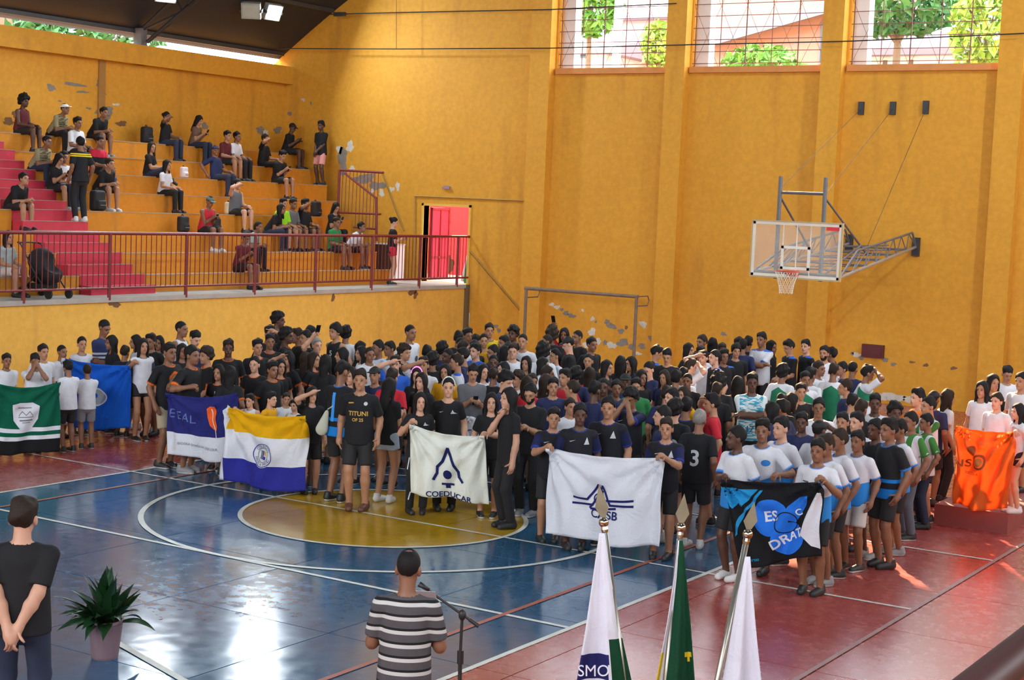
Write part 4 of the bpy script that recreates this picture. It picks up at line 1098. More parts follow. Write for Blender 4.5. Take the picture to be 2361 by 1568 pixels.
def to_mesh(name, V, Fc, attrs=None, tri=None):
    me = bpy.data.meshes.new(name)
    fl = Fc.tolist() + (tri or [])
    me.from_pydata(V.tolist(), [], fl)
    me.polygons.foreach_set('use_smooth', [True]*len(fl))
    for k, a in (attrs or {}).items():
        at = me.attributes.new(k, 'FLOAT', 'POINT'); at.data.foreach_set('value', np.asarray(a, np.float32))
    me.materials.append(None); me.update(); return me

# ---- poses. targets are hand positions relative to the pelvis; x<0 is the figure's right, it faces -Y
POSES = {
 'st':  dict(),
 'stl': dict(hy=32), 'str': dict(hy=-32),
 'dn':  dict(hp=22, r=(-.06,-.24,.05), l=(.06,-.24,.05), c=1.0),
 'hf':  dict(r=(-.04,-.19,-.06), l=(.04,-.20,-.03), c=.9),
 'cr':  dict(r=(.13,-.17,.23), l=(-.13,-.19,.20), er=(-1,-.4,-.5), el=(1,-.4,-.5), c=.5),
 'sh':  dict(r=(-.05,-.16,.67), er=(-1,-.3,-.1), c=.15, hy=5),
 'shl': dict(l=(.05,-.16,.67), el=(1,-.3,-.1), c=.15),
 'ph':  dict(hp=18, r=(-.06,-.27,.24), l=(.06,-.27,.22), c=1.0),
 'hb':  dict(r=(-.02,.17,-.06), l=(.03,.19,-.10), er=(-1,.6,0), el=(1,.6,0), c=.8),
 'bR':  dict(r=(-.30,-.22,.25), c=1.5, er=(-.8,.2,-.8)), 'bL': dict(l=(.30,-.22,.25), c=1.5, el=(.8,.2,-.8)),
 'bb':  dict(r=(-.24,-.24,.20), l=(.24,-.24,.20), c=1.5, er=(-.8,.2,-.8), el=(.8,.2,-.8)),
 'up':  dict(r=(-.16,-.26,.80), er=(-1,-.2,.2), c=1.0, hy=8),
 'hip': dict(r=(-.17,-.05,.06), er=(-1,.35,.3), c=.7),
 'ch':  dict(r=(-.0,-.15,.42), er=(-.7,-.2,-1), c=.5, l=(.2,-.05,-.12)),
 'fc':  dict(r=(-.03,-.17,.56), l=(.04,-.17,.54), er=(-.6,-.4,-1), el=(.6,-.4,-1), c=.7, hp=18),
 'rd':  dict(r=(-.13,-.26,.17), l=(.13,-.26,.17), c=1.0, hp=14, er=(-.45,.5,-1), el=(.45,.5,-1)),
 's1':  dict(seat=1, r=(-.13,-.34,.10), l=(.13,-.34,.10), lean=8, c=.5),
 's2':  dict(seat=1, r=(-.05,-.32,.26), l=(.05,-.32,.25), lean=14, c=1.0, hp=20),
 's3':  dict(seat=1, r=(-.06,-.44,.10), l=(.06,-.44,.12), lean=34, c=.7, hp=-12),
 's4':  dict(seat=1, cross=1, r=(-.02,-.36,.16), l=(.10,-.34,.14), lean=6, c=.6, hy=-25),
 's5':  dict(seat=1, r=(-.08,-.18,.62), l=(.10,-.34,.12), er=(-1,-.3,0), lean=4, c=.6),
 's6':  dict(seat=1, r=(-.24,.12,.06), l=(.13,-.30,.12), lean=-6, c=.3, hy=-40),
}
def unit(v): v = np.array(v, float); return v/(np.linalg.norm(v)+1e-9)
def ik(a, t, l1, l2, hint):
    d = t - a; L = min(np.linalg.norm(d), (l1+l2)*.995); u = unit(d); x = (L*L + l1*l1 - l2*l2)/(2*L)
    h = unit(np.array(hint) - u*np.dot(hint, u)); return a + u*x + h*math.sqrt(max(1e-6, l1*l1-x*x)), a + u*L
def rotz(a): c, s = math.cos(a), math.sin(a); return np.array(((c,-s,0),(s,c,0),(0,0,1)))
def rotx(a): c, s = math.cos(a), math.sin(a); return np.array(((1,0,0),(0,c,-s),(0,s,c)))
_sk = {}
def skel(pose, fem=0):
    if (pose, fem) in _sk: return _sk[(pose, fem)]
    p = POSES[pose]; s = {}
    seat = p.get('seat'); lean = math.radians(p.get('lean', 1))
    pel = V3(0, 0, .50 if seat else .945); R = rotx(lean)
    s['pel'] = pel; s['R'] = R; s['seat'] = seat
    W = lambda x, y, z: pel + R @ V3(x, y, z)
    sw = .150 if fem else .172
    s['sw'] = sw
    s['hc'] = W(0, -.012, .555) + V3(0, -.012, .078)
    s['neck'] = W(0, .0, .47)
    s['HR'] = rotz(math.radians(p.get('hy', 0))) @ rotx(math.radians(p.get('hp', 0)) + lean*.25)
    s['arm'] = []
    for k, sg, hk, ek in ((0, -1, 'r', 'er'), (1, 1, 'l', 'el')):
        sh = W(sg*sw, .005, .402)
        t = pel + V3(*p[hk]) if hk in p else pel + V3(sg*.235, -.03, -.06) + (V3(0, -.1, .1) if seat else 0)
        hint = p.get(ek, (sg*.35, 1, -.3))
        e, w = ik(sh, t, .275, .245, hint)
        s['arm'].append((sh, e, w, p.get('c', .45) if hk in p else .45, sg))
    s['leg'] = []
    for sg in (-1, 1):
        hip = pel + V3(sg*.088, 0, -.03)
        if seat:
            kn = V3(sg*.115, -.43, .50); an = V3(sg*.115, -.44, .085)
            if p.get('cross') and sg < 0: kn = V3(-.03, -.43, .60); an = V3(.20, -.52, .38)
        else:
            kn, an = ik(hip, V3(sg*.098, .02, .085), .43, .42, (sg*.12, -1, 0))
        s['leg'].append((hip, kn, an))
    _sk[(pose, fem)] = s; return s
def finger_tubes(s):
    """five separate fingers for each hand, rooted inside the palm"""
    vs = []; fs = []
    for sh, e, w, curl, sg in s['arm']:
        d = unit(w - e); side = unit(np.cross(d, (0, 0, 1))) if abs(d[2]) < .95 else V3(0, -1, 0)
        nrm = unit(np.cross(side, d)); 
        if curl > .6 or abs(d[2]) < .7:
            nrm = -nrm if nrm[2] > 0 else nrm
        else:
            nrm = unit(V3(-sg, 0, 0) - d*np.dot(V3(-sg, 0, 0), d)); side = unit(np.cross(d, nrm))
        palm = w + d*.075
        for i in range(5):
            if i < 4:
                b = palm + side*(-.030 + .020*i); L = (.036, .042, .040, .032)[i]; dr = d; r = .0095
            else:
                b = w + d*.025 + side*(-.030); dr = unit(d*.7 - side*.8 + nrm*.3); L = .034; r = .011
            pts = [b - dr*.015]; q = b; ang = 0
            for k in range(3):
                ang += curl*(.55 if i < 4 else .3); dd = unit(dr*math.cos(ang) + nrm*math.sin(ang)); q = q + dd*L*(1, .75, .6)[k]; pts.append(q)
            base = len(vs); n = 5
            for k, c in enumerate(pts):
                t = unit(pts[min(k+1, 3)] - pts[max(k-1, 0)]); a = unit(np.cross(t, side if i == 4 else nrm) if abs(np.dot(t, side)) > .9 else np.cross(t, side)); bq = np.cross(t, a)
                rr = r*(1, .98, .9, .55)[k]
                for m in range(n): vs.append(c + rr*(math.cos(6.283*m/n)*a + math.sin(6.283*m/n)*bq))
            for k in range(3):
                for m in range(n): fs.append((base+k*n+m, base+k*n+(m+1) % n, base+(k+1)*n+(m+1) % n, base+(k+1)*n+m))
            fs.append(tuple(base+3*n+m for m in range(n)))
    return np.array(vs), fs
HEADP = lambda: [('e', (0,.012,.028), (.073,.092,.092)), ('e', (0,-.022,-.045), (.058,.066,.078)), ('e', (0,-.066,-.100), (.026,.024,.024)),
                 ('r', (0,-.090,.004), (0,-.106,-.026), .010, .015), ('e', (-.077,.012,-.016), (.011,.020,.031)), ('e', (.077,.012,-.016), (.011,.020,.031)),
                 ('r', (-.034,-.076,.020), (.034,-.076,.020), .017, .017), ('r', (-.018,-.082,-.060), (.018,-.082,-.060), .013, .013)]
_bm = {}
def body_mesh(pose, fem, hi=0):
    k = ('body', pose, fem, hi)
    if k in _bm: return _bm[k]
    s = skel(pose, fem); pel, R = s['pel'], s['R']; pr = []
    hw = 1.06 if fem else 1.0
    pr += [el((0,0,-.02), (.152*hw,.108,.12), pel, R), el((0,0,.13), (.128,.088,.16), pel, R), el((0,-.006,.30), (.146 if fem else .158,.098,.16), pel, R),
           rc((-s['sw']+.01,0,.400), (0,.008,.435), .050, .056, o=pel, R=R), rc((s['sw']-.01,0,.400), (0,.008,.435), .050, .056, o=pel, R=R), rc((0,.012,.42), (0,-.002,.56), .060, .050, o=pel, R=R)]
    HR, hc = s['HR'], s['hc']
    for h in HEADP():
        pr.append(el(h[1], h[2], hc, HR) if h[0] == 'e' else rc(h[1], h[2], h[3], h[4], o=hc, R=HR))
    for sh, e, w, c, sg in s['arm']:
        d = unit(w - e)
        pr += [rc(sh, e, .050, .040), rc(e, e + (w-e)*.35, .041, .042), rc(e + (w-e)*.35, w, .042, .028), rc(w, w + d*.05, .030, .036), rc(w + d*.05, w + d*.085, .036, .032)]
    for hip, kn, an in s['leg']:
        pr += [rc(hip, kn, .085, .054), rc(kn, kn + (an-kn)*.3, .054, .058), rc(kn + (an-kn)*.3, an, .058, .037)]
        ft = an + V3(0, -.10, -.05); pr += [rc(an, an + V3(0,.03,-.04), .038, .034), rc(an + V3(0,0,-.035), ft, .036, .026)]
    lo = np.min([p.lo for p in pr], 0) - .02; hi_ = np.max([p.hi for p in pr], 0) + .02
    c0, cf = (.012, .006) if hi else (.021, .0085)
    ax = [axis_pts(lo[0], hi_[0], c0, hc[0]-.10, hc[0]+.10, cf), axis_pts(lo[1], hi_[1], c0, max(lo[1]+.01, hc[1]-.13), min(hi_[1]-.01, hc[1]+.12), cf), axis_pts(lo[2], hi_[2], c0, hc[2]-.14, hi_[2]-.005, cf)]
    sock = [hc + HR @ V3(sx*.031, -.108, .003) for sx in (-1, 1)]
    V, Fc = surfnet(field(pr, ax, .022, [lambda G, c=c: -(np.linalg.norm(G - c, axis=-1) - .0235) for c in sock]), ax)
    q = (V - hc) @ HR
    g = lambda cx, cy, cz, rx, rz: np.exp(-(((q[:,0]-cx)/rx)**2 + ((q[:,2]-cz)/rz)**2)) * (q[:,1] < -.045)
    eye = np.maximum(g(-.031,0,.002,.012,.0062), g(.031,0,.002,.012,.0062)); brow = .6*np.maximum(g(-.032,0,.024,.017,.0045), g(.032,0,.024,.017,.0045))
    lips = 1.0*g(0,0,-.060,.021,.009)
    eye = eye*.35; brow = brow*.5
    fv, ff = finger_tubes(s)
    fm = MB()                                  # eyes and brows set into the face
    for sx in (-1, 1):
        fm.sphere((sx*.031, -.0835, .002), (.0125, .006, .0062), 8); fm.sphere((sx*.032, -.0905, .0225), (.017, .005, .0033), 8)
    ev = np.array(fm.v) @ HR.T + hc; nf = len(fv); fv = np.concatenate([fv, ev]); ff = ff + [tuple(nf+i for i in f) for f in fm.f]; ez = len(ev)
    n0 = len(V); V = np.concatenate([V, fv]); z = np.zeros(len(fv)); z1 = z.copy(); z1[-ez:] = .92
    me = to_mesh('body', V, Fc, dict(eye=np.concatenate([np.clip(np.maximum(eye, brow*.85), 0, 1), z1]), lips=np.concatenate([lips, z])), [tuple(n0+i for i in f) for f in ff])
    _bm[k] = me; return me
def shirt_mesh(pose, fem, kind='tee', hi=0):
    k = ('shirt', pose, fem, kind, hi)
    if k in _bm: return _bm[k]
    s = skel(pose, fem); pel, R = s['pel'], s['R']; seat = s['seat']
    zb = -.02 if seat else -.14
    up = R @ V3(0,0,1)
    hem = [(-up, pel + R @ V3(0,0,zb + (.0 if kind != 'long' else -.06)))]
    wr = .158 if fem else .168; wb = .184 if fem else .190
    pr = [rc((0,0,zb-.10), (0,-.010,.325), wb, wr-.006, hem, 'torso', pel, R, 1.30),
          rc((-s['sw']+.02,0,.392), (0,.006,.428), .060, .066, (), 'torso', pel, R), rc((s['sw']-.02,0,.392), (0,.006,.428), .060, .066, (), 'torso', pel, R)]
    if kind != 'tank':
        for sh, e, w, c, sg in s['arm']:
            d = unit(e - sh); end = sh + (e-sh)*(.80 if not fem else .66)
            pr.append(rc(sh + d*.005, sh + (e-sh)*1.1, .056, .066, [(d, end)], 'slv'))
    ncap = rc((0,-.012,.468), (0,-.03,.70), .074, .10, (), '', pel, R)
    carve = [lambda G: -ncap.f(G)]
    if kind == 'tank':
        for sh, e, w, c, sg in s['arm']:
            cp = rc(sh + R @ V3(sg*.035,0,.0), sh + R @ V3(sg*.2,0,.02), .085, .1); carve.append(lambda G, cp=cp: -cp.f(G))
    lo = np.min([p.lo for p in pr], 0) - .02; hi_ = np.max([p.hi for p in pr], 0) + .02
    h = .010 if hi else .0140
    ax = [axis_pts(lo[i], hi_[i], h) for i in range(3)]
    V, Fc = surfnet(field(pr, ax, .028, carve), ax)
    dn = ncap.f(V); trim = np.clip(2.2 - np.abs(dn)/.009, 0, 1)
    slv = np.zeros(len(V))
    tor = np.min([p.f(V) for p in pr if p.tag == 'torso'], 0)
    for p, (sh, e, w, c, sg) in zip([p for p in pr if p.tag == 'slv'], s['arm']):
        ds = p.f(V); d = unit(e - sh); m = np.clip((((V - sh) @ d) - .015)/.02, 0, 1)*np.clip((tor - ds + .004)/.008, 0, 1); slv = np.maximum(slv, m)
        end = sh + (e-sh)*(.80 if not fem else .66); trim = np.maximum(trim, m*np.clip((((V - end) @ d) + .030)/.008, 0, 1))
    q = (V - pel) @ R
    me = to_mesh('shirt', V, Fc, dict(trim=trim, sleeve=slv, zt=q[:,2], xt=q[:,0], yt=q[:,1]))
    _bm[k] = me; return me
def bottom_mesh(pose, fem, kind, hi=0):
    k = ('bot', pose, fem, kind, hi)
    if k in _bm: return _bm[k]
    s = skel(pose, fem); pel, R = s['pel'], s['R']; up = R @ V3(0,0,1)
    pr = [rc((0,0,-.06), (0,0,.06), .166, .150, [(up, pel + up*.085)], '', pel, R, 1.36)]
    for hip, kn, an in s['leg']:
        d = unit(kn - hip)
        if kind == 'shorts': pr.append(rc(hip, kn, .090, .088, [(d, hip + (kn-hip)*.86)]))
        elif kind == 'mini': pr.append(rc(hip, kn, .100, .096, [(d, hip + (kn-hip)*.42)]))
        else:
            d2 = unit(an - kn); pr += [rc(hip, kn, .088, .070), rc(kn, an + d2*.03, .070, .060, [(d2, an + d2*.0)])]
    lo = np.min([p.lo for p in pr], 0) - .02; hi_ = np.max([p.hi for p in pr], 0) + .02
    h = .012 if hi else .020
    ax = [axis_pts(lo[i], hi_[i], h) for i in range(3)]
    V, Fc = surfnet(field(pr, ax, .02), ax)
    me = to_mesh('bottoms', V, Fc, dict(xt=V[:,0])); _bm[k] = me; return me
def hair_mesh(style, hi=0):
    k = ('hair', style, hi)
    if k in _bm: return _bm[k]
    infl = dict(fade=.004, quiff=.010, short=.012, buzz=.005, curly=.030, afro=.052, long=.016, bun=.012, tail=.012, cap=.016, grey=.012, mop=.024, bald=.006)[style]
    pr = [el((0,.014,.034), (.073+infl*.75,.092+infl*.8,.090+infl*1.25))]
    nrm = unit((0,.70,.71)); dcut = {'fade': -.004, 'quiff': -.004, 'short': -.004, 'buzz': .002, 'curly': -.012, 'afro': -.016, 'long': -.014, 'bun': .006, 'tail': .004, 'cap': .02, 'grey': .004, 'mop': -.022, 'bald': .002}[style]
    def line(G):
        return np.interp(G[..., 1], [-.12, -.075, -.045, -.02, .02, .05, .12], [.078, .070, .046, .010, -.012, -.050, -.066]) + (dcut + .004)*.8 + .005*np.sin(G[..., 0]*110) + .004*np.sin(G[..., 1]*170+1) - G[..., 2]
    def under(G): return -.085 - G[..., 2]
    carve = [line] if style not in ('long',) else []
    lowcut = under
    if style == 'long':
        pr = [el((0,.012,.030), (.073+infl,.092+infl,.092+infl)), rc((0,.045,.02), (0,.075,-.30), .088, .060, sy=1.35), rc((-.072,.01,.02), (-.085,.0,-.22), .030, .020), rc((.072,.01,.02), (.085,.0,-.22), .030, .020)]
        face = el((0,-.092,-.018), (.071,.080,.098)); carve = [lambda G: -face.f(G)]
    if style == 'fade': pr.append(el((0,.004,.078), (.069,.094,.060)))
    if style == 'quiff': pr += [el((0,-.040,.100), (.058,.050,.042)), el((0,.02,.085), (.070,.080,.055))]
    if style == 'bun': pr.append(el((0,.115,.055), (.045,.042,.045)))
    if style == 'tail': pr += [rc((0,.105,.03), (0,.145,-.20), .038, .018)]
    if style == 'cap':
        pr = [el((0,.010,.035), (.090,.108,.088)), rc((-.045,-.115,.045), (.045,-.115,.045), .034, .034)]
        carve = [lambda G: .040 - G[..., 2] - 0*G[..., 1], lambda G: np.where(G[..., 1] < -.085, G[..., 2] - .056, -1)]
    if style == 'bald':
        carve = [line, lambda G: -(np.linalg.norm(G - np.array((0,.045,.13)), axis=-1) - .034)]
    lo = np.min([p.lo for p in pr], 0) - .03; hi_ = np.max([p.hi for p in pr], 0) + .03
    h = .0065 if hi else .0105
    ax = [axis_pts(lo[i], hi_[i], h) for i in range(3)]
    F = field(pr, ax, .02)
    G = np.stack(np.meshgrid(*ax, indexing='ij'), -1)
    amp = dict(fade=.009, quiff=.011, short=.0075, buzz=.002, curly=.013, afro=.015, long=.006, bun=.002, tail=.002, cap=0, grey=.003, mop=.008, bald=.001)[style]
    fr = 70 if style in ('curly', 'afro') else 45
    F = F - amp*(1.1 + np.sin(G[...,0]*fr+1)*np.sin(G[...,1]*fr*1.1)+np.sin(G[...,2]*fr*.9+G[...,0]*30))*.6
    for c in carve: F = np.maximum(F, c(G))
    V, Fc = surfnet(F, ax)
    me = to_mesh('hair', V, Fc); _bm[k] = me; return me
def shoe_mesh():
    if 'shoe' in _bm: return _bm['shoe']
    pr = [rc((0,.045,.04), (0,-.13,.028), .046, .044, sy=1.0), rc((0,.04,.05), (0,.03,.10), .044, .046), rc((0,.0,.05), (0,-.06,.05), .044, .036)]
    ax = [axis_pts(-.08,.08,.012), axis_pts(-.21,.13,.014), axis_pts(-.04,.16,.012)]
    V, Fc = surfnet(field(pr, ax, .02, [lambda G: -.002 - G[...,2], lambda G: G[...,2]-.12]), ax)
    me = to_mesh('shoe', V, Fc); me.materials.append(None)
    cz = V[Fc].mean(1)[:, 2]; me.polygons.foreach_set('material_index', (cz < .022).astype(int)); _bm['shoe'] = me; return me

# ---- materials of the figures
def skin_mat(name, c):
    m, nt, b = new_mat(name)
    e = N(nt, 'ShaderNodeAttribute', attribute_name='eye'); l = N(nt, 'ShaderNodeAttribute', attribute_name='lips')
    no = N(nt, 'ShaderNodeTexNoise'); no.inputs['Scale'].default_value = 9
    base = mixc(nt, no.outputs['Fac'], tuple(x*.85 for x in c[:3])+(1,), tuple(min(1, x*1.12) for x in c[:3])+(1,))
    k = mixc(nt, l.outputs['Fac'], base, (c[0]*.75, c[1]*.42, c[2]*.42, 1))
    k = mixc(nt, e.outputs['Fac'], k, (.012, .008, .007, 1))
    nt.links.new(k, b.inputs['Base Color']); b.inputs['Roughness'].default_value = .5
    b.inputs['Subsurface Weight'].default_value = 0
    return m
SKIN = dict(a=skin_mat('fair_skin', (.60,.32,.21,1)), b=skin_mat('tan_skin', (.42,.205,.115,1)), c=skin_mat('brown_skin', (.24,.105,.055,1)), d=skin_mat('deep_brown_skin', (.10,.042,.024,1)))
HAIR = dict(k=mat('black_hair', (.010,.008,.008,1), .7, .6, 60, bump=.6, spec=.25), n=mat('dark_brown_hair', (.024,.014,.009,1), .7, .6, 60, bump=.6, spec=.25), g=mat('grey_hair', (.22,.20,.18,1), .6, .4, 40), o=mat('light_brown_hair', (.14,.07,.03,1), .5, .4, 40))
CAPM = dict(k=mat('black_cap_cloth', (.012,.012,.013,1), .8), n=mat('navy_cap_cloth', (.02,.03,.10,1), .8), w=mat('white_cap_cloth', (.7,.7,.7,1), .8), g=mat('green_grey_cap', (.10,.15,.13,1), .8))
_tm = {}
def tee(key, base, sleeve=None, trim=None, lower=None, zlow=.12, stripes=None, yoke=None, shoulder=None, vstripe=None, pattern=None):
    if key in _tm: return _tm[key]
    m, nt, b = new_mat('shirt_cloth_' + key)
    A = lambda n: N(nt, 'ShaderNodeAttribute', attribute_name=n).outputs['Fac']
    no = N(nt, 'ShaderNodeTexNoise'); no.inputs['Scale'].default_value = 14; no.inputs['Detail'].default_value = 4
    tc = N(nt, 'ShaderNodeTexCoord'); nt.links.new(tc.outputs['Object'], no.inputs['Vector'])
    c = mixc(nt, no.outputs['Fac'], tuple(x*.82 for x in base[:3])+(1,), tuple(min(1, x*1.15) for x in base[:3])+(1,))
    z = A('zt'); x = A('xt')
    if lower is not None:
        wob = mth(nt, 'ADD', z, mth(nt, 'MULTIPLY', x, -.35))
        c = mixc(nt, mth(nt, 'LESS_THAN', wob, zlow), c, lower)
    if pattern is not None:
        n2 = N(nt, 'ShaderNodeTexNoise'); n2.inputs['Scale'].default_value = 9; mp = N(nt, 'ShaderNodeMapping'); mp.inputs['Scale'].default_value = (1, 1, 5)
        nt.links.new(tc.outputs['Object'], mp.inputs[0]); nt.links.new(mp.outputs[0], n2.inputs['Vector'])
        c = mixc(nt, mth(nt, 'MULTIPLY', mth(nt, 'GREATER_THAN', n2.outputs['Fac'], .5), mth(nt, 'LESS_THAN', mth(nt, 'ABSOLUTE', x), .16)), c, pattern)
    if stripes is not None:           # horizontal bands (colour list by height)
        for lo, hi, col in stripes:
            c = mixc(nt, mth(nt, 'MULTIPLY', mth(nt, 'GREATER_THAN', z, lo), mth(nt, 'LESS_THAN', z, hi)), c, col)
    if vstripe is not None:
        q = mth(nt, 'MODULO', mth(nt, 'ADD', x, 1.0), .15)
        c = mixc(nt, mth(nt, 'LESS_THAN', q, .075), c, vstripe)
    if yoke is not None: c = mixc(nt, mth(nt, 'GREATER_THAN', mth(nt, 'ADD', z, mth(nt, 'MULTIPLY', mth(nt, 'ABSOLUTE', x), .6)), .42), c, yoke)
    if sleeve is not None: c = mixc(nt, A('sleeve'), c, sleeve)
    if shoulder is not None: c = mixc(nt, mth(nt, 'MULTIPLY', mth(nt, 'GREATER_THAN', z, .44), mth(nt, 'GREATER_THAN', mth(nt, 'ABSOLUTE', x), .08)), c, shoulder)
    if trim is not None: c = mixc(nt, A('trim'), c, trim)
    nt.links.new(c, b.inputs['Base Color']); b.inputs['Roughness'].default_value = .8; b.inputs['Specular IOR Level'].default_value = .25
    bp = N(nt, 'ShaderNodeBump'); bp.inputs['Strength'].default_value = .35; bp.inputs['Distance'].default_value = .02
    n3 = N(nt, 'ShaderNodeTexNoise'); n3.inputs['Scale'].default_value = 7; nt.links.new(tc.outputs['Object'], n3.inputs['Vector'])
    nt.links.new(n3.outputs['Fac'], bp.inputs['Height']); nt.links.new(bp.outputs[0], b.inputs['Normal'])
    _tm[key] = m; return m
BK = (.014,.014,.016,1); WH = (.66,.66,.70,1); NV = (.022,.028,.085,1); OR = (.80,.16,.02,1); BL = (.03,.12,.55,1); SKY = (.03,.25,.68,1)
SH = {
 'K': (tee('black', BK), 'black shirt'), 'KO': (tee('black_orange', BK, trim=OR), 'black jersey with orange collar'),
 'KB': (tee('black_blue', (.013,.013,.018,1), sleeve=(.014,.018,.07,1), trim=(.03,.05,.28,1)), 'black training shirt with navy sleeves'),
 'KT': (tee('black_bluet', BK, trim=(.05,.25,.75,1), stripes=[(-.2,-.02,(.01,.2,.6,1)), (.05,.09,(.01,.2,.6,1))]), 'black jersey with blue lower half'),
 'KS': (tee('black_bluesh', BK, shoulder=(.03,.12,.55,1)), 'black shirt with blue shoulders'),
 'W': (tee('white', WH), 'white shirt'), 'WT': (tee('white_navy', WH, sleeve=(.05,.06,.10,1), trim=(.04,.05,.14,1)), 'white shirt with dark sleeves'),
 'WL': (tee('white_lblue', (.62,.68,.78,1), trim=(.2,.3,.6,1)), 'pale blue shirt'), 'WS': (tee('white_blues', WH, shoulder=BL, trim=BL), 'white shirt with blue shoulder stripes'),
 'WB': (tee('white_sky', WH, trim=(.04,.22,.66,1), lower=SKY, zlow=.10), 'white and sky blue jersey'), 'G': (tee('green_white', (.02,.19,.10,1), sleeve=WH, yoke=WH), 'green shirt with white shoulders'),
 'GS': (tee('green_stripe', WH, vstripe=(.05,.20,.04,1), trim=(.03,.2,.05,1)), 'green and white striped jersey'), 'N': (tee('navy', NV), 'navy shirt'),
 'NR': (tee('navy_band', (.03,.045,.13,1), stripes=[(.10,.135,(.5,.04,.04,1)), (.17,.20,(.55,.55,.6,1)), (.23,.26,(.55,.55,.6,1))]), 'navy shirt with white and red chest bands'),
 'R': (tee('red', (.52,.02,.035,1)), 'red shirt'), 'Y': (tee('amber', (.68,.33,.01,1)), 'yellow shirt'), 'YB': (tee('yellow_navy', (.74,.52,.01,1), sleeve=(.02,.04,.16,1), trim=NV), 'yellow shirt with navy sleeves'),
 'B': (tee('blue', BL), 'bright blue shirt'), 'GY': (tee('grey', (.13,.13,.14,1)), 'grey shirt'), 'LB': (tee('teal_pattern', (.58,.66,.66,1), pattern=(.05,.30,.42,1)), 'white and teal patterned jersey'),
 'O': (tee('orange', (.85,.25,.05,1)), 'orange shirt'), 'P': (tee('pink_white', (.75,.55,.52,1)), 'pale pink shirt'), 'LG': (tee('neon_green', (.30,.72,.02,1)), 'neon green shirt'),
 'MT': (tee('mint', (.33,.40,.38,1)), 'pale grey-green shirt'), 'DR': (tee('dark_red', (.12,.02,.025,1)), 'dark red shirt'), 'BR': (tee('brown_tone', (.16,.09,.06,1)), 'brown shirt'), 'GR': (tee('leaf_green', (.03,.20,.06,1)), 'green shirt'),
 'CAM': (tee('camo', (.30,.26,.15,1), pattern=(.10,.09,.05,1)), 'mottled khaki shirt'), 'KY': (tee('black_yellowback', (.016,.016,.020,1), stripes=[(.36,.385,(.85,.62,.01,1)), (.40,.425,(.85,.62,.01,1))]), 'dark uniform with yellow bands'),
 'RK': (tee('red_black', (.55,.02,.05,1), stripes=[(.05,.30,BK)]), 'red and black shirt'),
}
_st = []
def bandset():
    out = []; z = .455
    for i in range(7):
        out += [(z-.020, z-.004, (.012,.012,.013,1)), (z-.044, z-.020, (.55,.54,.52,1))]; z -= .088
    return out
SH['POLO'] = (tee('striped_polo', (.085,.078,.084,1), stripes=bandset()), 'grey, black and white striped polo')
BT = {'k': ('shorts', mat('black_shorts_cloth', (.014,.014,.016,1), .8), 'black shorts'), 'b': ('shorts', mat('beige_shorts_cloth', (.40,.33,.22,1), .8), 'beige shorts'),
      'g': ('shorts', mat('grey_shorts_cloth', (.22,.22,.24,1), .8), 'grey shorts'), 'w': ('shorts', mat('white_shorts_cloth', (.60,.58,.55,1), .8), 'white shorts'),
      'r': ('mini', mat('red_shorts_cloth', (.62,.02,.05,1), .8), 'red shorts'), 'x': ('shorts', mat('pink_shorts_cloth', (.70,.30,.28,1), .8), 'pink shorts'),
      'd': ('mini', mat('pale_denim', (.38,.46,.56,1), .8), 'denim shorts'), 'm': ('mini', mat('black_mini_cloth', (.012,.012,.014,1), .8), 'black shorts'),
      'j': ('trousers', mat('dark_denim', (.018,.026,.055,1), .85), 'jeans'), 'p': ('trousers', mat('black_trouser_cloth', (.011,.011,.013,1), .85), 'black trousers'), 'v': ('trousers', mat('grey_denim', (.10,.12,.15,1), .85), 'grey trousers')}
SHOE = [(mat('black_shoe', (.015,.015,.016,1), .5), mat('white_sole', (.6,.6,.58,1), .6)), (mat('white_shoe', (.65,.64,.62,1), .5), mat('white_sole', (.6,.6,.58,1), .6)), (mat('black_shoe', (.015,.015,.016,1), .5), mat('black_sole', (.02,.02,.02,1), .6)), (mat('grey_shoe', (.25,.25,.26,1), .5), mat('white_sole', (.6,.6,.58,1), .6)), (mat('brown_sandal', (.14,.05,.03,1), .5), mat('dark_sandal_sole', (.08,.03,.02,1), .6))]
HNAME = dict(s='short', c='curly', a='afro', l='long', b='bun', t='tail', z='buzz', k='cap', g='grey', m='mop', q='bald', h='bun')
HDESC = dict(s='short hair', c='curly hair', a='round afro hair', l='long dark hair', b='hair tied up', t='ponytail', z='cropped hair', k='cap', g='grey hair', m='mop of hair', q='thinning hair', h='white headband')
def setm(o, mats):
    for i, m in enumerate(mats): o.material_slots[i].link = 'OBJECT'; o.material_slots[i].material = m
PEOPLE = []
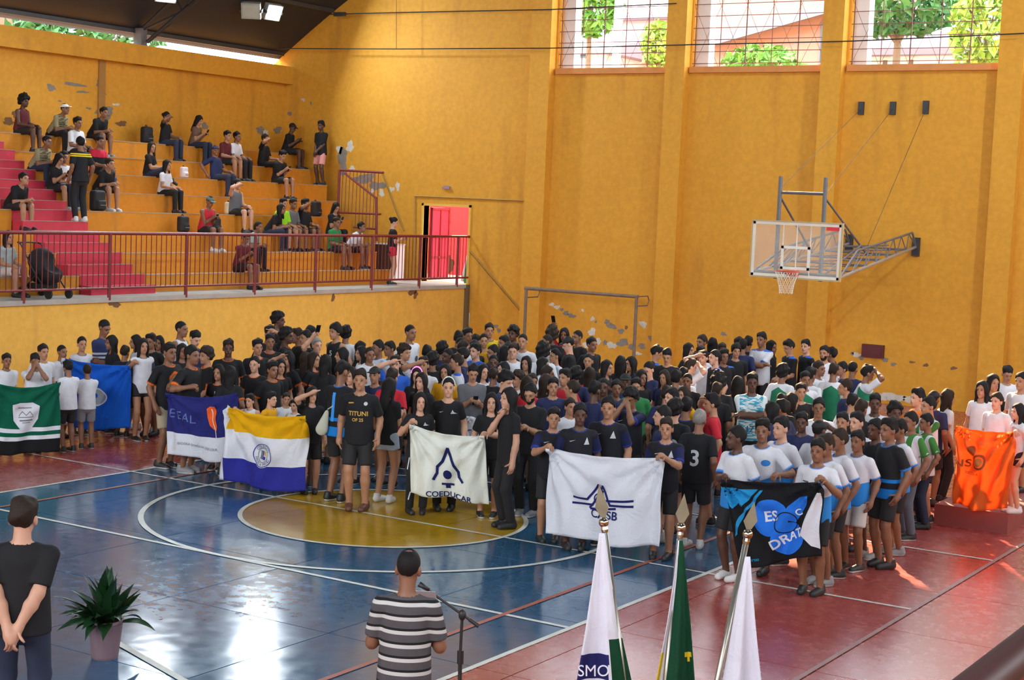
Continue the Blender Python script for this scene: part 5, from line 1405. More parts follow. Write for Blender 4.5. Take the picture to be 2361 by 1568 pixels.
def person(loc, H, theta, pose='st', hair='s', shirt='K', bottom='k', skin='c', shoe=None, hi=0, hcol=None, capc='k', kind=None, barefoot=False):
    fem = 1 if hair in 'lbth' else 0
    s = skel(pose, fem)
    e = link('person', None); e.empty_display_size = .1
    sc = H/1.715
    e.location = loc; e.scale = (sc*.98, sc*.98, sc) if not fem else (sc*.96, sc*.96, sc)
    e.rotation_euler = (0, 0, theta + math.pi/2)
    b = link('body', body_mesh(pose, fem, hi), e); setm(b, [SKIN[skin]])
    hm = link('hair' if hair != 'k' else 'cap', hair_mesh(random.choice(('short', 'fade', 'fade', 'quiff')) if hair == 's' else HNAME[hair], hi), e)
    M = Matrix(s['HR'].tolist()).to_4x4(); M.translation = Vector(s['hc']); hm.matrix_basis = M
    setm(hm, [CAPM[capc] if hair == 'k' else HAIR[hcol or ('g' if hair == 'g' else random.choice('kkkn'))]])
    if hair == 'k':
        h2 = link('hair', hair_mesh('buzz', hi), e); h2.matrix_basis = M; setm(h2, [HAIR['k']])
    if hair == 'h':
        me = _bm.get('band')
        if me is None:
            q = MB(); pts = [(.088*math.cos(t), .012+.106*math.sin(t)*.75-.02, .062+.045*abs(math.cos(t))*0) for t in np.linspace(0, 2*math.pi, 25)]
            pts = [(.081*math.cos(t), -.01, .030+.106*math.sin(t)) for t in np.linspace(.05, math.pi-.05, 19)]
            q.tube(pts, .011, n=6); me = q.mesh('headband', True); me.materials.append(mat('white_headband_cloth', (.75,.8,.8,1), .7)); _bm['band'] = me
        hb_ = link('headband', me, e); hb_.matrix_basis = M
    k = kind or ('tank' if shirt.endswith('!') else 'tee'); sc_ = shirt.rstrip('!')
    sh = link('shirt', shirt_mesh(pose, fem, k, hi), e); setm(sh, [SH[sc_][0]])
    bk, bm, bd = BT[bottom]
    bo = link('trousers' if bk == 'trousers' else 'shorts', bottom_mesh(pose, fem, bk, hi), e); setm(bo, [bm])
    sm = SHOE[shoe if shoe is not None else random.choice((0, 0, 0, 0, 1, 2, 2, 2, 2, 3))]
    for sg, (hip, kn, an) in zip((-1, 1), s['leg']):
        o = link('shoe', shoe_mesh(), e); o.location = (an[0], an[1]-.01, an[2]-.085 if an[2] < .2 else an[2]-.07); o.rotation_euler = (0 if an[2] < .2 else .5, 0, -sg*.18); setm(o, sm)
    e['_sh'] = SH[sc_][1]; e['_hd'] = HDESC[hair]; e['_bt'] = bd
    return e, sh
_bvh = {}
def chest_print(e, sh, name, vt, m, cx, cz, back=False, off=.004, side=0, L=.05):
    """print on the shirt: flat shape projected along the figure's Y axis on to the cloth"""
    me = sh.data
    if me.name not in _bvh: _bvh[me.name] = BVHTree.FromPolygons([v.co[:] for v in me.vertices], [p.vertices[:] for p in me.polygons])
    T_ = _bvh[me.name]; v, t = subdiv(*vt, L); vs = []
    for x, z in v:
        sx = x if not back else -x
        o = Vector((cx + sx if not back else cx + sx, 1.0 if back else -1.0, cz + z)); d = Vector((0, -1 if back else 1, 0))
        h = T_.ray_cast(o, d)
        if h[0] is None: vs.append((o.x, .12 if back else -.12, o.z))
        else: q = h[0] - d*off; vs.append(tuple(q))
    o = MB().add(vs, t).build(name, m, sh); return o
PD = dict(sh=' shading eyes', shl=' shading eyes', cr=' with crossed arms', ph=' holding a phone', up=' raising a phone', fc=' with hands at face', hip=' with hand on hip', bR=' gripping the banner', bL=' gripping the banner', bb=' gripping the banner', dn=' looking down', hf=' with hands folded', ch=' with hand on chest', s2=' looking at a phone', s3=' leaning forward', s4=' with crossed legs', s5=' with raised hand', s6=' leaning back')
# ------------------------------------------------------------------ who stands where (pixel of the hair top, height, facing, ...)
# facing: 0 = towards the viewer, +90 = to picture right; G x y = pixel where the feet meet the floor
CROWD = """
14 814 1.45 20 hf s W k c |
80 813 1.5 10 fc s W k c |
98 792 1.58 30 st s W k b |
141 794 1.6 40 st z W k c HL:b1:1
188 775 1.62 20 st b WT k b |
237 735 1.86 50 dn z NR k c |
159 832 0 -150 ph s W k c G 155 1042 F x
202 840 0 -170 hf s W g c G 198 1034 F x
261 772 1.66 -70 st l K k c |
287 796 1.6 150 st s K k c |
329 779 0 20 st l WT m b G 318 1030 HR:b2:1
317 771 1.66 -80 st l W k b |
350 769 1.68 -30 st s K k c |
368 773 1.66 -20 st l W k c |
415 739 1.84 60 st z W! k c |
447 761 1.74 40 dn s N k a |
388 789 0 40 st s KO b c G 372 1078 P 11 HL:b3:0
439 795 0 55 bR s KO k c G 412 1088
419 791 1.6 20 st l K k c |
480 800 1.68 -60 hf c KO k b |
527 782 1.75 0 st s KO k d |
506 839 1.58 -25 st l KO k b P 10
531 843 1.6 170 st l KO k c |
638 719 1.88 80 st c K k d |
657 755 1.78 80 st c KO k d |
621 750 1.76 20 shl s K k b |
622 768 1.72 10 st s KO k c |
593 781 1.7 20 st s KO k b |
589 820 1.64 -20 st t KO k a |
626 832 1.6 35 st s KO k c |
646 826 1.58 20 st l KO k b |
668 809 1.66 -50 sh l KO k b |
690 757 1.76 -80 st s K k c |
709 760 1.74 -60 st s K k b |
714 750 1.76 120 st s K k c |
730 777 1.7 20 up g K k a |
721 810 1.64 60 st l KO k b |
703 811 1.62 150 st l K k c |
750 817 1.64 150 st l KO k b |
777 745 1.84 -50 st m K! k b P 5
797 752 1.78 165 st c W k c |
793 800 1.64 -80 st l K k b |
829 786 1.64 100 st l K k b |
837 797 1.62 -70 st l W k b |
852 798 1.62 20 st q W k c |
876 783 1.72 -60 st s WL k c |
578 908 1.22 -30 st s W! w a HR:b4:0
622 903 1.26 60 st s Y k a |
660 905 1.24 10 st s W k b |
681 920 1.2 -30 st s W! k a |
709 919 1.22 10 st s K k c HL:b4:1
720 890 1.46 10 sh l K k a |
786 832 0 140 ph s KT k c G 768 1156 S 0 B x
812 845 1.64 -30 st l K k a |
833 849 0 -10 st s K k b G 838 1176 S 4 P TITUNI
866 843 1.66 -20 st k N k b |
903 786 1.7 -60 st s W k c |
944 747 1.86 45 st z W k c P o
930 793 1.72 50 st c K k b |
913 819 1.68 -10 sh s B k a |
903 850 1.66 160 st s R k b |
896 871 0 150 ph l K d b G 905 1158 S 1
984 795 1.7 170 st s K k c |
998 812 1.68 175 st c K k c |
979 821 1.66 -20 sh s W k b |
963 846 1.58 -10 st l K k a PB x
974 858 1.6 -30 st l K k a |
1019 788 1.7 160 st c N k c |
1057 762 1.76 170 st s K k c |
1077 756 1.78 30 st s K k c |
1061 776 1.7 20 st q W k c |
1065 785 1.68 120 st s W k b |
1036 802 1.68 -50 st z K k d |
1058 817 1.66 -90 st s WS k b |
1072 801 1.7 -100 st s N k b |
1028 838 1.6 -15 st l Y k b |
1035 868 0 0 st h K p a G 1018 1180 P swo
969 903 0 10 st l K p a HR:b5:0 G 957 1184 P swo
1128 744 1.86 10 st s YB k b |
1116 768 1.68 5 st b Y k b |
1096 770 1.68 150 st s K k c |
1093 781 1.64 30 st k K k c |
1186 751 1.8 -30 st c K k d |
1207 768 1.78 -15 st z W k b |
1166 773 1.7 -60 st s K k c |
1172 786 1.64 20 st k K k c |
1184 791 1.7 -5 st s W k a |
1215 820 1.6 -20 st l K k b |
1100 791 1.7 -45 st s B k a |
1141 794 1.7 -60 st s N k c |
1161 796 1.64 100 st l K k b |
1138 816 1.66 0 st z B k d |
1090 838 1.66 10 ph s GY v b |
1113 838 1.6 30 st l W k a |
1165 833 1.62 -60 st l W k a |
1162 855 1.66 60 dn c N k a |
1137 849 1.6 160 st s K k c |
1252 794 1.72 175 st a W k c |
1249 823 1.6 80 st l W k b |
1259 842 1.62 100 st s K k c |
1198 855 1.6 -50 st c W k b |
1215 867 1.58 170 st l R k b |
1227 860 1.6 20 st s K k c |
1256 862 1.6 130 st l K k b |
1134 904 0 0 st l K k a HL:b5:1 G 1122 1192
1179 892 0 -60 ch l K p a G 1150 1216 S 2 F x
1226 882 0 -20 ph s K p b G 1240 1190 BD x
1273 756 1.78 175 st a K k d |
1265 770 1.72 -80 st z W k c |
1303 755 1.74 -20 up l R k c |
1335 760 1.76 -50 st z K k c |
1316 775 1.78 -90 dn k K k a |
1363 776 1.74 40 st s K k c |
1283 803 1.62 -60 st t WL k b |
1358 814 1.64 -10 st z K k b |
1397 829 1.62 60 st l K k b |
1431 820 1.64 170 st l K k b |
1459 821 1.62 -60 st l N k b |
1306 850 1.62 -40 st s R k b |
1328 846 1.64 175 st c N k c |
1359 846 1.6 165 st l R k b |
1276 869 1.64 5 st s N k b P y
1325 876 1.62 -110 st s N k b |
1394 870 1.66 -10 st z N k d |
1370 878 1.64 150 st s N k d |
1443 859 1.68 0 st k N k d |
1421 874 1.6 10 st s N k c |
1467 871 1.62 0 st s GR k b |
1405 912 0 -10 st s KB k b G 1400 1258 P tri
1459 894 1.7 -30 fc c KB k c P tri
1313 916 1.5 30 st s W k b |
1338 928 0 5 st s KB k d G 1330 1262 P tri
1277 938 0 5 st s KB k b HR:b6:0 G 1247 1248 S 2 P tri
1539 961 0 -10 st s KB k b HL:b6:1 G 1535 1288 S 2 P tri
1510 796 1.72 110 dn s KS k b |
1540 802 1.7 -10 dn s K k b |
1586 790 1.66 60 st l K k b |
1622 771 1.76 -45 st s K k c |
1643 778 1.7 170 st l K k c |
1664 790 1.66 20 st s K k d |
1615 797 1.66 10 st s W k c |
1624 807 1.66 -30 sh s W k a |
1652 806 1.7 -60 st t KS k a |
1669 804 1.68 20 st s KS k c |
1589 827 1.66 110 sh s W k a |
1500 833 1.62 -40 dn b N k a |
1534 852 1.6 -25 st l N k b |
1559 854 1.6 170 st s K k c |
1587 859 1.58 -15 st z K k c |
1576 847 1.62 175 st s W k c |
1478 851 1.6 30 st l K k c |
1537 890 1.62 170 st s N k b |
1580 890 1.6 -40 st l Y k a |
1555 894 1.62 -60 st s N k a |
1556 921 1.68 160 st c K k a BP 10
1582 915 1.7 165 st s KB k c |
1534 934 1.64 -90 st s N k a |
1657 862 1.66 175 st a K k b |
1653 882 1.62 170 st s K k c |
1648 907 1.7 -90 sh s R k b |
1613 943 0 165 st g K k c G 1590 1262 BP 3
1703 776 1.72 40 st s K k c |
1713 781 1.72 170 st s N k c |
1725 774 1.74 160 st s K k c |
1697 792 1.66 15 st m K k b |
1759 765 1.84 -30 cr s WS k c |
1777 784 1.68 60 st l K k c |
1824 783 1.74 -60 dn s KS k b |
1862 782 1.74 -60 stl s KS k a |
1701 867 1.64 170 st l K k c |
1735 858 1.8 5 cr s LB k d P 17
1804 840 1.72 150 st c G k c |
1802 908 1.6 170 st s K k c |
1823 905 1.6 120 st l K k b |
1809 922 1.58 -120 st s N k c |
1784 926 1.58 -110 st l N k b |
1846 882 1.64 15 st s K k b P y
1903 796 1.74 -20 st s W k b BD x
1921 801 1.7 -110 sh s K k c |
1886 831 1.68 60 st s W k c |
1868 847 1.66 150 st s G k c |
1856 855 1.66 20 st s G k c |
1922 838 1.7 170 st s G k c |
1946 833 1.66 -60 st s W k b |
1966 832 1.68 160 st z N k c |
1997 841 1.7 110 sh s G k c |
1955 873 1.66 -90 st s N k b |
1964 907 1.62 160 sh s W k b |
1985 920 1.64 150 st s K k c |
2019 906 1.7 0 st s W k d |
1889 916 1.68 0 st s W k c |
1851 949 1.62 -10 st s N k d |
1887 967 1.66 140 sh k WB k d |
1946 949 1.64 -20 st s W k b |
1981 948 1.68 -40 st s WB k a |
1761 964 0 -10 bb s WB k c G 1752 1336 P blob
1807 959 1.72 -45 st s WB k a |
1704 980 0 -45 str s WB k d HR:b7:0 G 1678 1336 S 1
1890 1010 0 -20 st s WB k c HL:b7:1 G 1908 1372 S 2 P blob
1911 999 0 -45 st s WB k c G 1940 1362
1942 987 0 -60 st s WB k c G 1962 1350
1982 991 0 -30 st s WB w c G 1990 1345
2023 964 1.68 -40 st s K k d |
2056 963 0 -50 st s KT k c G 2038 1300
2080 966 0 -60 st s WB k c G 2072 1285
2063 927 1.7 20 st c W k d |
2122 895 1.68 -60 st s O k a |
2153 899 1.66 160 st k N k c |
2147 913 1.7 -60 cr s GS k b |
2105 948 0 -50 st s GS v c G 2105 1240
2142 953 0 -70 hip s GS j c G 2146 1218
2183 896 1.64 120 st l W p b |
2267 877 1.6 -20 st l W k b |
2289 861 1.66 30 st l K k b |
2322 842 1.74 20 dn s W k b |
2359 857 1.7 -30 st s W k b |
2302 904 1.52 -30 st s W k a |
2322 924 1.5 -20 dn s N k a |
2353 929 0 -60 st l W m a HR:b8:1 G 2338 1182 S 1 Z x
"""
C_LOGO = mat('pale_logo_print', (.55,.56,.58,1), .7); C_GOLD = mat('gold_print', (.55,.33,.06,1), .7); C_YLOGO = mat('yellow_badge_print', (.75,.55,.03,1), .7); C_BLOGO = mat('blue_badge_print', (.02,.20,.55,1), .7); C_DARKP = mat('dark_badge_print', (.05,.06,.08,1), .7)
C_CY = mat('cyan_print', (.03,.30,.80,1), .7)
def num(s_): v, t = text_tris(s_, bold=True); return v, t
def prints(e, sh, p, s):
    pel = s['pel']
    if p in ('11', '10', '17', '5'):
        v, t = place(num(p), 0, 0, .085); chest_print(e, sh, 'shirt_number', (v, t), C_LOGO if p != '17' else C_DARKP, (.03 if p != '17' else 0), pel[2] + (.30 if p != '17' else .02))
    elif p == 'TITUNI':
        chest_print(e, sh, 'lettering', place(num('TITUNI'), 0, 0, .055), C_GOLD, 0, pel[2]+.24); chest_print(e, sh, 'lettering', place(num('OF 25'), 0, 0, .04), C_GOLD, 0, pel[2]+.165)
        chest_print(e, sh, 'badge', disc((0,0), .022), C_LOGO, .09, pel[2]+.36); chest_print(e, sh, 'badge', stroke([(-.03,0),(.03,.008)], .014), C_GOLD, -.09, pel[2]+.36)
    elif p == 'tri':
        chest_print(e, sh, 'badge', poly_tris([(-.032,-.04), (.034,-.04), (.004,.045)]), C_LOGO, .085, pel[2]+.34); chest_print(e, sh, 'badge', poly_tris([(-.035,-.008), (-.02,-.014), (.04,.012), (-.02,-.004)]), C_LOGO, -.085, pel[2]+.34)
    elif p == 'swo':
        chest_print(e, sh, 'badge', poly_tris([(-.035,-.02), (.06,-.02), (.01,.0), (-.01,.03)]), C_LOGO, .075, pel[2]+.33); chest_print(e, sh, 'badge', poly_tris([(-.03,-.004), (-.015,-.010), (.03,.010), (-.015,0)]), C_LOGO, -.08, pel[2]+.33)
    elif p == 'o': chest_print(e, sh, 'badge', disc((0,0), .05), C_DARKP, .06, pel[2]+.22)
    elif p == 'y': chest_print(e, sh, 'badge', disc((0,0), .032), C_YLOGO, .08, pel[2]+.30)
    elif p == 'blob': chest_print(e, sh, 'badge', disc((0,0), .05, .035), C_BLOGO, .07, pel[2]+.30); chest_print(e, sh, 'badge', stroke([(-.035,0),(.035,0)], .014), C_DARKP, -.09, pel[2]+.30)
def zone(px, py):
    if py < 0: return ''
    for lim, nm in ((150, 'by the green banner'), (310, 'around plain blue banner'), (560, 'behind navy feather banner'), (760, 'behind yellow striped banner'), (930, 'left of the cream banner'),
                    (1130, 'behind the cream banner'), (1255, 'right of the cream banner'), (1420, 'left half of white banner'), (1560, 'right half of white banner'), (1680, 'right of white banner'),
                    (1830, 'behind black-blue banner'), (2010, 'right of black-blue banner'), (2200, 'left of the orange banner'), (9999, 'behind the orange banner')):
        if px < lim: return nm
rows = []
for ln in CROWD.strip().splitlines():
    a = ln.split(); o = {}
    k = 9
    while k < len(a):
        if a[k] == '|': k += 1
        elif ':' in a[k]: h_ = a[k].split(':'); o['hold'] = h_; k += 1
        elif a[k] == 'G': o['G'] = (float(a[k+1]), float(a[k+2])); k += 3
        else: o[a[k]] = a[k+1]; k += 2
    px, py, H, f = map(float, a[:4])
    zb = 0.0
    if px > 2195:
        t_ = at_z(px, py, (H or 1.6)+.27); zb = .27 if ('Z' in o or (5.6 < t_[0] < 6.5 and 4.8 < t_[1] < 6.85)) else 0.0
    if 'G' in o:
        g = at_z(*o['G'], zb); d = ray(px, py); t = np.dot((g - CAM)[:2], d[:2])/np.dot(d[:2], d[:2]); Hh = (CAM + d*t)[2] - zb
        Hh = min(2.0, max(1.15, Hh)); xy = at_z(px, py, Hh+zb); xy = (CAM + d*t)
    else:
        Hh = H; xy = at_z(px, py, Hh+zb)
        if xy[1] > 16.4: xy = at_y(px, py, 16.4); Hh = xy[2]-zb
        if xy[0] < X0+.45: xy = at_x(px, py, X0+.45); Hh = xy[2]-zb
    if 'F' not in o:
        for B in BANNERS:
            if B.px[0]-8 < px < B.px[1]+8 or ('hold' in o and globals()[o['hold'][1]] is B):
                gap = np.dot(np.array(xy) - B.A, B.n); want = -.21
                if gap > want and np.linalg.norm((np.array(xy)-B.A)[:2]) < 3.5:
                    dr = ray(px, py); xy = np.array(xy) + dr*((want - gap)/np.dot(dr, B.n)); Hh = xy[2]-zb
    rows.append(dict(px=px, py=py, H=Hh, f=f, pose=a[4], hair=a[5], shirt=a[6], bot=a[7], skin=a[8], o=o, xy=np.array(xy), zb=zb, fixed='G' in o))
# nobody stands inside a neighbour: slide people along their own line of sight
for it in range(60):
    mv = 0
    for i in range(len(rows)):
        for j in range(i):
            A, B = rows[i], rows[j]; d = A['xy'][:2] - B['xy'][:2]; L = np.linalg.norm(d)
            if L < .46:
                for q, other in ((A, B), (B, A)):
                    if 'hold' in q['o'] or 'F' in q['o']: continue
                    dr = ray(q['px'], q['py']); far = np.linalg.norm(q['xy'][:2]-CAM[:2]) > np.linalg.norm(other['xy'][:2]-CAM[:2])
                    st_ = (.48-L)*.5*(1 if far else -1)
                    n = q['xy'] + unit(dr)*st_
                    if any(B.px[0]-8 < q['px'] < B.px[1]+8 and np.dot(n - B.A, B.n) > -.20 and np.dot(q['xy'] - B.A, B.n) <= -.20 for B in BANNERS): continue
                    if n[1] > 16.6 or n[0] < X0+.4 or not (1.05 < n[2]-q['zb'] < 2.0): continue
                    q['xy'] = n; q['H'] = n[2]-q['zb']; mv += 1
    if not mv: break
def facing(loc, f): return math.atan2(CAM[1]-loc[1], CAM[0]-loc[0]) + math.radians(f)
ALL = []
for q in rows:
    loc = (q['xy'][0], q['xy'][1], q['zb'])
    if 'hold' in q['o']:
        hd, bn_, ci = q['o']['hold']; B = globals()[bn_]; C_ = B.S(float(ci), 0.02)
        th = facing(loc, q['f']); sc = q['H']/1.715; fem = 1 if q['hair'] in 'lbth' else 0
        lp_ = rotz(-(th+math.pi/2)) @ (C_ - np.array(loc)) / sc; k0 = skel(q['pose'], fem)
        sh0 = k0['arm'][0 if hd == 'HR' else 1][0]; tgt = lp_ - unit(lp_ - sh0)*.062 - k0['pel']
        nm = 'hold%d' % len(ALL); POSES[nm] = dict(POSES[q['pose']]); POSES[nm]['r' if hd == 'HR' else 'l'] = tuple(tgt); POSES[nm]['er' if hd == 'HR' else 'el'] = ((-.7 if hd == 'HR' else .7), .1, -1); POSES[nm]['c'] = 1.4
        q['pose'] = nm; PD[nm] = ' gripping the banner'
    e, sh = person(loc, q['H'], facing(loc, q['f']), q['pose'], q['hair'], q['shirt'], q['bot'], q['skin'], int(q['o']['S']) if 'S' in q['o'] else None)
    fem = 1 if q['hair'] in 'lbth' else 0; s = skel(q['pose'], fem)
    if 'P' in q['o']: prints(e, sh, q['o']['P'], s)
    if 'BP' in q['o']: chest_print(e, sh, 'shirt_number', place(num(q['o']['BP']), 0, 0, .20), C_LOGO, 0, s['pel'][2]+.18, back=True)
    if 'B' in q['o']: chest_print(e, sh, 'back_print', stroke([(0,-.16),(0,.16)], .045), C_CY, .0, s['pel'][2]+.22, back=True); 
    if 'BD' in q['o']:
        bdm = _bm.get('beard')
        if bdm is None:
            pr = [el((0,-.024,-.052), (.062,.070,.080)), el((0,-.066,-.100), (.030,.028,.028))]
            ax = [axis_pts(-.09,.09,.009), axis_pts(-.12,.08,.009), axis_pts(-.16,.06,.009)]
            V, Fc = surfnet(field(pr, ax, .02, [lambda G: G[...,2]+.040+.35*np.maximum(0, -.055-G[...,1])*0, lambda G: -(np.linalg.norm((G-np.array((0,-.095,-.060)))/np.array((1.4,1,.7)), axis=-1)-.020)]), ax); bdm = to_mesh('beard', V, Fc); _bm['beard'] = bdm
        b_ = link('beard', bdm, e); M = Matrix(s['HR'].tolist()).to_4x4(); M.translation = Vector(s['hc']); b_.matrix_basis = M; setm(b_, [HAIR['k']])
    if 'PB' in q['o']:
        o_ = MB().tube([(.088*math.cos(t), -.02, .030+.116*math.sin(t)) for t in np.linspace(.1, math.pi-.1, 15)], .010, n=6).build('glowing_headband', emit('pink_light', (1, .12, .45, 1), 2.5), e); o_.matrix_basis = Matrix.Translation(Vector(s['hc']))
    ALL.append(dict(e=e, px=q['px'], py=q['py'], zone=zone(q['px'], q['py']), row='front' if q['fixed'] else ('middle' if loc[1] < 4.5 else 'back'), pose=q['pose']))
    # things in hands
    if q['pose'] in ('ph', 'up') and q['o'].get('BD') is None:
        w = s['arm'][0][2]; d_ = unit(s['arm'][0][2]-s['arm'][0][1]); c = w + d_*.12 + (V3(0,-.03,.04))
        if q['pose'] == 'ph': c = (s['arm'][0][2] + s['arm'][1][2])/2 + V3(0,-.075,.03)
        Mw = Matrix.Translation(Vector(loc)) @ Matrix.Rotation(facing(loc, q['f'])+math.pi/2, 4, 'Z') @ Matrix.Scale(q['H']/1.715, 4)
        wp = Mw @ Vector(c)
        po = MB().box((-.036, -.005, -.075), (.036, .005, .075)).build('phone', mat('black_phone', (.012,.012,.016,1), .2)); po.location = wp; po.rotation_euler = (.5, 0, facing(loc, q['f'])+math.pi/2)
        MB().box((-.033, .0052, -.07), (.033, .0062, .07)).build('screen', mat('phone_glass', (.03,.04,.06,1), .1), po)
        po['_of'] = len(ALL)-1; tag(po, 'tmp', 'phone')
        ALL[-1]['phone'] = po

# ------------------------------------------------------------------ spectators on the bleachers
SEATED = """
46 222 7 s1 a DR! k d 60
122 240 7 s3 k CAM p c 50 w
171 262 7 s1 s W k c 30
215 260 7 s3 s K k c 30
81 311 6 s3 s CAM j c 40
139 335 6 s1 s W j b 30
123 352 5 s2 l K k b 40
222 318 6 s1 s RK k c 20
229 388 4 s3 s K k b 20
26 380 3 s3 s K k b 40
379 260 7 s5 b K j c 60
446 268 7 s2 l BR j b 60
342 338 6 s4 l K j b 70
377 351 6 s1 l W p b 50
498 350 5 s6 k N j c 50 n
516 318 6 s1 s DR k b 40
538 318 6 s1 s W p c 50
606 322 6 s5 s K p b 60
640 333 5 s2 s K k b 20
689 294 6 s2 k K k d 70
541 424 4 s5 s GY! k a 20
472 450 3 s2 k R! k c 10 g
621 460 3 s3 l K j c 60
646 466 3 s1 s LG k b 10
668 468 3 s1 s GY k c 20
699 450 3 s5 s K k c 30
765 467 3 s2 l K p b -10
570 496 2 s3 t MT p c 40
553 525 2 s2 s DR k c 20
767 512 2 s1 s GR k c 30
806 520 1 s3 s W k c 50
10 530 1 s1 l MT w b 30
"""
for ln in SEATED.strip().splitlines():
    a = ln.split(); px, py, k = float(a[0]), float(a[1]), int(a[2])
    # choose the tier whose seated head height falls on this pixel
    best = min(range(8), key=lambda t: abs(at_x(px, py, tier_x(t)-.18)[2] - (tier_z(t) + (.82 if a[3] != 's3' else .72))))
    k = best
    w = at_x(px, py, tier_x(k)-.17); w[1] = min(w[1], 16.95)
    loc = (tier_x(k)-.15, w[1], (tier_z(k-1) if k else ZP))
    th = math.radians(float(a[8])*.35 - 8)     # facing the court, turned a little
    e, sh = person(loc, 1.66 if a[4] in 'lbt' else 1.72, th, a[3], a[4], a[5], a[6], a[7], None, capc=a[9] if len(a) > 9 else 'k')
    ALL.append(dict(e=e, px=px, py=py, zone='on the bleachers', row='seat', pose=a[3], tier=k))
    if a[3] in ('s2',):
        s = skel('s2', 1 if a[4] in 'lbth' else 0); c = (s['arm'][0][2]+s['arm'][1][2])/2 + V3(0,-.07,.03)
        Mw = Matrix.Translation(Vector(loc)) @ Matrix.Rotation(th+math.pi/2, 4, 'Z')
        po = MB().box((-.036, -.005, -.075), (.036, .005, .075)).build('phone', mat('black_phone', (.012,.012,.016,1), .2)); po.location = Mw @ Vector(c); po.rotation_euler = (.5, 0, th+math.pi/2)
        tag(po, 'tmp', 'phone'); ALL[-1]['phone'] = po
# standing ones up there
def stand_on(px, py, X, z, f, *a, H=1.74, **kw):
    w = at_x(px, py, X); loc = (X, w[1], z); e, sh = person(loc, H, math.radians(f), *a, **kw)
    ALL.append(dict(e=e, px=px, py=py, zone='on the bleachers', row='stand', pose=a[0])); return e
stand_on(742, 292, tier_x(5)-.33, tier_z(5), -95, 'hf', 's', 'K', 'x', 'd', H=1.72)
stand_on(186, 348, tier_x(3)+.30, tier_z(2)+.2, 168, 'st', 's', 'KY', 'p', 'c', H=1.76)
stand_on(906, 504, tier_x(0)+.35, ZP, 45, 'ph', 'b', 'K', 'r', 'a', H=1.66)
# ------------------------------------------------------------------ two people in the foreground
g = at_z(942, 1266, 1.74)
man, msh = person((g[0], g[1], 0), 1.74, math.radians(118), 'rd', 'q', 'POLO', 'j', 'c', 2, hi=1, hcol='k')
tag(man, 'person in striped polo shirt seen from behind at the microphone stand', 'person')
s = skel('rd', 0); Mw = Matrix.Translation(Vector((g[0], g[1], 0))) @ Matrix.Rotation(math.radians(118)+math.pi/2, 4, 'Z')
pa = MB().box((-.105, -.001, -.15), (.105, .001, .15)).build('sheet_of_paper', mat('white_paper', (.8,.82,.85,1), .7)); pa.location = at_d(972, 1384, np.dot(np.array(g)-CAM, CF)+.42); pa.rotation_euler = (-.9, 0, math.radians(118)+math.pi/2)
tag(pa, 'white sheet of paper held in front of the man at the microphone', 'paper')
g = at_z(52, 1150, 1.80)
boy, bsh = person((g[0], g[1], 0), 1.80, math.radians(128), 'hb', 's', 'K', 'j', 'a', 2, hi=1, hcol='n')
boy.scale = (1.16, 1.14, boy.scale[2])
tag(boy, 'person in black T-shirt standing with hands clasped behind the back, bottom left', 'person')

# ------------------------------------------------------------------ labels that single out each person
ORD = ['', 'second', 'third', 'fourth', 'fifth', 'sixth', 'seventh', 'eighth', 'ninth', 'tenth', 'eleventh', 'twelfth']
def desc(r):
    e = r['e']; d = 'person in ' + e['_sh']
    d2 = d + ', ' + e['_hd'] + PD.get(r['pose'], '')
    if r['row'] in ('seat', 'stand'):
        d2 = 'person ' + ('sitting' if r['row'] == 'seat' else 'standing') + ' in ' + e['_sh'] + ', ' + e['_hd'] + PD.get(r['pose'], '')
    return d2
RN = {'front': 'front row', 'middle': 'middle rows', 'back': 'back rows', 'seat': '', 'stand': ''}
def parts(r, lev):
    """label text at three levels of detail, most telling first"""
    e = r['e']; hd, po = e['_hd'], PD.get(r['pose'], '')
    verb = {'seat': 'sitting ', 'stand': 'standing '}.get(r['row'], '')
    if r['row'] == 'seat': zn = ['top tier', 'upper tiers', 'middle tiers', 'lower tiers'][0 if r['tier'] == 7 else 1 if r['tier'] > 4 else 2 if r['tier'] > 2 else 3] + ' of the bleachers'
    else: zn = (RN[r['row']] + ' ' if RN[r['row']] else '') + r['zone']
    txt = 'person ' + verb + 'in ' + e['_sh'] + ((', ' + hd) if lev < 2 else '') + (po if lev < 1 else '')
    return txt, zn
nw = lambda t: len(t.split())
for r in ALL:
    for lev in (0, 1, 2):
        t, zn = parts(r, lev)
        if nw(t) + nw(zn) <= 13: break
    r['t'], r['zn'] = t, zn
groups = {}
for r in ALL: groups.setdefault((r['t'], r['zn']), []).append(r)
for (t, zn), L in groups.items():
    L.sort(key=lambda r: r['px'])
    for i, r in enumerate(L):
        l = t + ', ' + zn
        if len(L) > 1: l += ', ' + ('leftmost' if i == 0 else 'rightmost' if i == len(L)-1 else ORD[i] + ' from left')
        if nw(l) > 16: l = l.replace(', short hair', '').replace(', long dark hair', ', long hair').replace(' training', '').replace(' with navy sleeves', '')
        r['lab'] = l
        tag(r['e'], l, 'person', 'spectators on the bleachers' if r['row'] in ('seat', 'stand') else 'students standing on the court')
ph = {}
for r in ALL:
    if 'phone' in r:
        c = r['e']['_sh'].split()
        ph.setdefault('phone held by person in ' + r['e']['_sh'] + ', ' + (r['zn'] if nw(r['zn']) < 5 else r['zone']), []).append(r)
for l, L in ph.items():
    for i, r in enumerate(sorted(L, key=lambda r: r['px'])):
        r['phone']['label'] = l if len(L) == 1 else l.replace('phone held', ['leftmost phone held', 'second phone from left held', 'third phone from left held', 'fourth phone from left held'][min(i, 3)])
        r['phone']['group'] = 'phones in hands'
for r in ALL:
    for k in ('_sh', '_hd', '_bt'): del r['e'][k]
